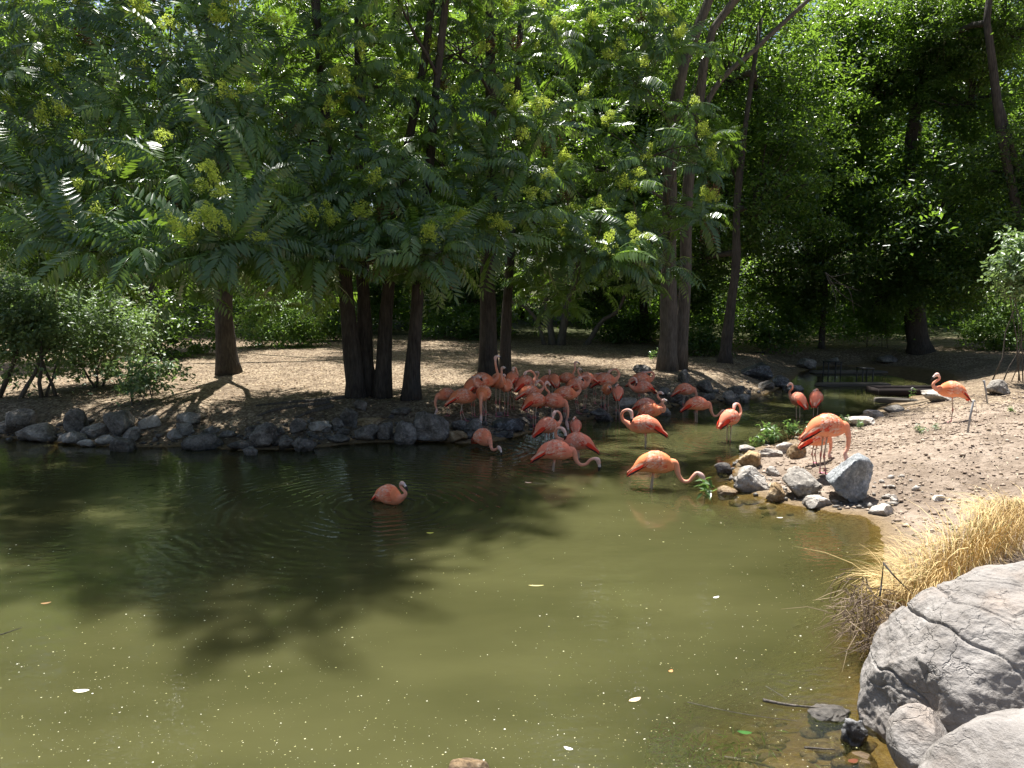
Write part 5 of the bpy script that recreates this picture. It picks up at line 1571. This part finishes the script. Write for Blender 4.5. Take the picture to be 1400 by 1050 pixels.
# ------------------------------------------------------------------ stakes with wire
def steel(name, col, rough, metal=0.0):
    m = NT(name); geo = m.n("ShaderNodeNewGeometry"); n = m.noise(geo.outputs["Position"], 30, 5)
    c = m.mix(n, tuple(x * .6 for x in col), col)
    return m.done(m.principled(c, rough, .4))
M['steel'] = steel("weathered_steel", (.36, .35, .34), .5)
M['iron'] = steel("black_iron", (.02, .02, .02), .5)
M['trough'] = steel("brown_trough", (.025, .016, .013), .9)
M['slab'] = steel("creek_slab", (.1, .085, .065), .8)
def stake(label, foot, top):
    q = hit(*foot)
    b = np.array([q[0], q[1], gz(q[0], q[1])]); t_ = aty(*top, q[1]) - b
    root = thing("stake", label, "stake", b, "stakes on the mound")
    mb = MB(); v, t, qd = tube([np.array([0, 0, -.1]), t_ * .5, t_], .018, k=6); mb.add(v, t, qd); link("post", mb.mesh("post", M['steel']), root)
    mb = MB(); v, t, qd = tube([t_ - np.array([.03, 0, .02]), t_ + np.array([.03, 0, -.015])], .012, k=6); mb.add(v, t, qd); link("insulator", mb.mesh("insulator", M['rock_pale']), root)
    mb = MB(); v, t, qd = tube([t_ + np.array([.03, 0, -.02]), t_ + np.array([.06, 0, -.2]), np.array([t_[0] + .05, 0, .0])], .003, k=4); mb.add(v, t, qd); link("wire", mb.mesh("wire", M['steel']), root)
    return b + t_
s1 = stake("leaning metal stake on the soil slope before the one-legged flamingo", (1322, 592), (1331, 547))
s2 = stake("short metal stake standing by the grey rounded rock", (1351, 552), (1345, 520))

# ------------------------------------------------------------------ low metal stands in the creek, trough and slabs
def box(mb, c, h, rz=0):
    c = np.asarray(c, float); h = np.asarray(h, float)
    v = np.array([[x, y, z] for x in (-1, 1) for y in (-1, 1) for z in (-1, 1)]) * h
    cr, sr = math.cos(rz), math.sin(rz)
    v = np.stack([v[:, 0] * cr - v[:, 1] * sr, v[:, 0] * sr + v[:, 1] * cr, v[:, 2]], -1) + c
    mb.add(v, None, [[0, 1, 3, 2], [4, 6, 7, 5], [0, 4, 5, 1], [2, 3, 7, 6], [0, 2, 6, 4], [1, 5, 7, 3]])
def stand(label, x0, x1, top, foot, dy=.4):
    a = onz(x0, foot, 0.0); y = a[1]; A = aty(x0, top, y); B = aty(x1, top, y)
    root = thing("metal_stand", label, "stand", (A[0], y, 0), "low metal stands in the creek")
    w = B[0] - A[0]; h = A[2]
    mb = MB(); box(mb, (w / 2, dy / 2, h), (w / 2 + .03, dy / 2 + .03, .012)); link("top", mb.mesh("top", M['iron'], False), root)
    for lx, ly in ((0, 0), (w, 0), (0, dy), (w, dy)):
        mb = MB(); v, t, q = tube([(lx, ly, h - .012), (lx, ly, -.25)], .02, k=6); mb.add(v, t, q); link("leg", mb.mesh("leg", M['iron']), root)
stand("low black metal stand in the creek nearer the slender trunk", 1133, 1150, 495, 516)
stand("low black metal stand in the creek nearer the brown trough", 1180, 1194, 504, 524)
stand("far black metal stand on the bank by the shaded stones", 1037, 1045, 482, 500)
tb = onz(1222, 541, .12)
root = thing("trough", "long brown trough behind the mound's edge beside the creek", "trough", (tb[0], tb[1] + .5, .02))
mb = MB(); box(mb, (.95, .3, .09), (.95, .02, .09)); link("front_wall", mb.mesh("front_wall", M['trough'], False), root)
mb = MB(); box(mb, (.95, 1.0, .09), (.95, .02, .088)); link("back_wall", mb.mesh("back_wall", M['trough'], False), root)
mb = MB(); box(mb, (.02, .65, .085), (.02, .33, .08)); link("end_wall", mb.mesh("end_wall", M['trough'], False), root)
mb = MB(); box(mb, (1.88, .65, .085), (.02, .33, .08)); link("end_wall", mb.mesh("end_wall", M['trough'], False), root)
mb = MB(); box(mb, (.95, .65, .05), (.9, .325, .02)); link("floor", mb.mesh("floor", M['trough'], False), root)
def slab(label, px, row, w, d, h, rz):
    q = onz(px, row, .05); v, f = rock_shape(int(px), 4, 5, .03, .95)
    v = np.sign(v) * np.abs(v) ** .35
    v = v / np.abs(v).max(0) * np.array([w / 2, d / 2, h / 2]) 
    o = link("stone_slab", new_mesh("stone_slab", v, f, M['slab'], False), None, (q[0], q[1], .04)); o.rotation_euler = (0, 0, rz)
    tag(o, label, "slab", "slabs by the creek")
slab("thin grey slab angled beside the brown trough", 1225, 547, 1.0, .35, .12, -.35)
slab("flat dun ledge crossing the creek behind the rear-view pair", 1165, 525, 2.2, .5, .09, .02)
slab("pale flat ledge further up the creek under the metal stands", 1160, 508, 2.6, .6, .09, .05)
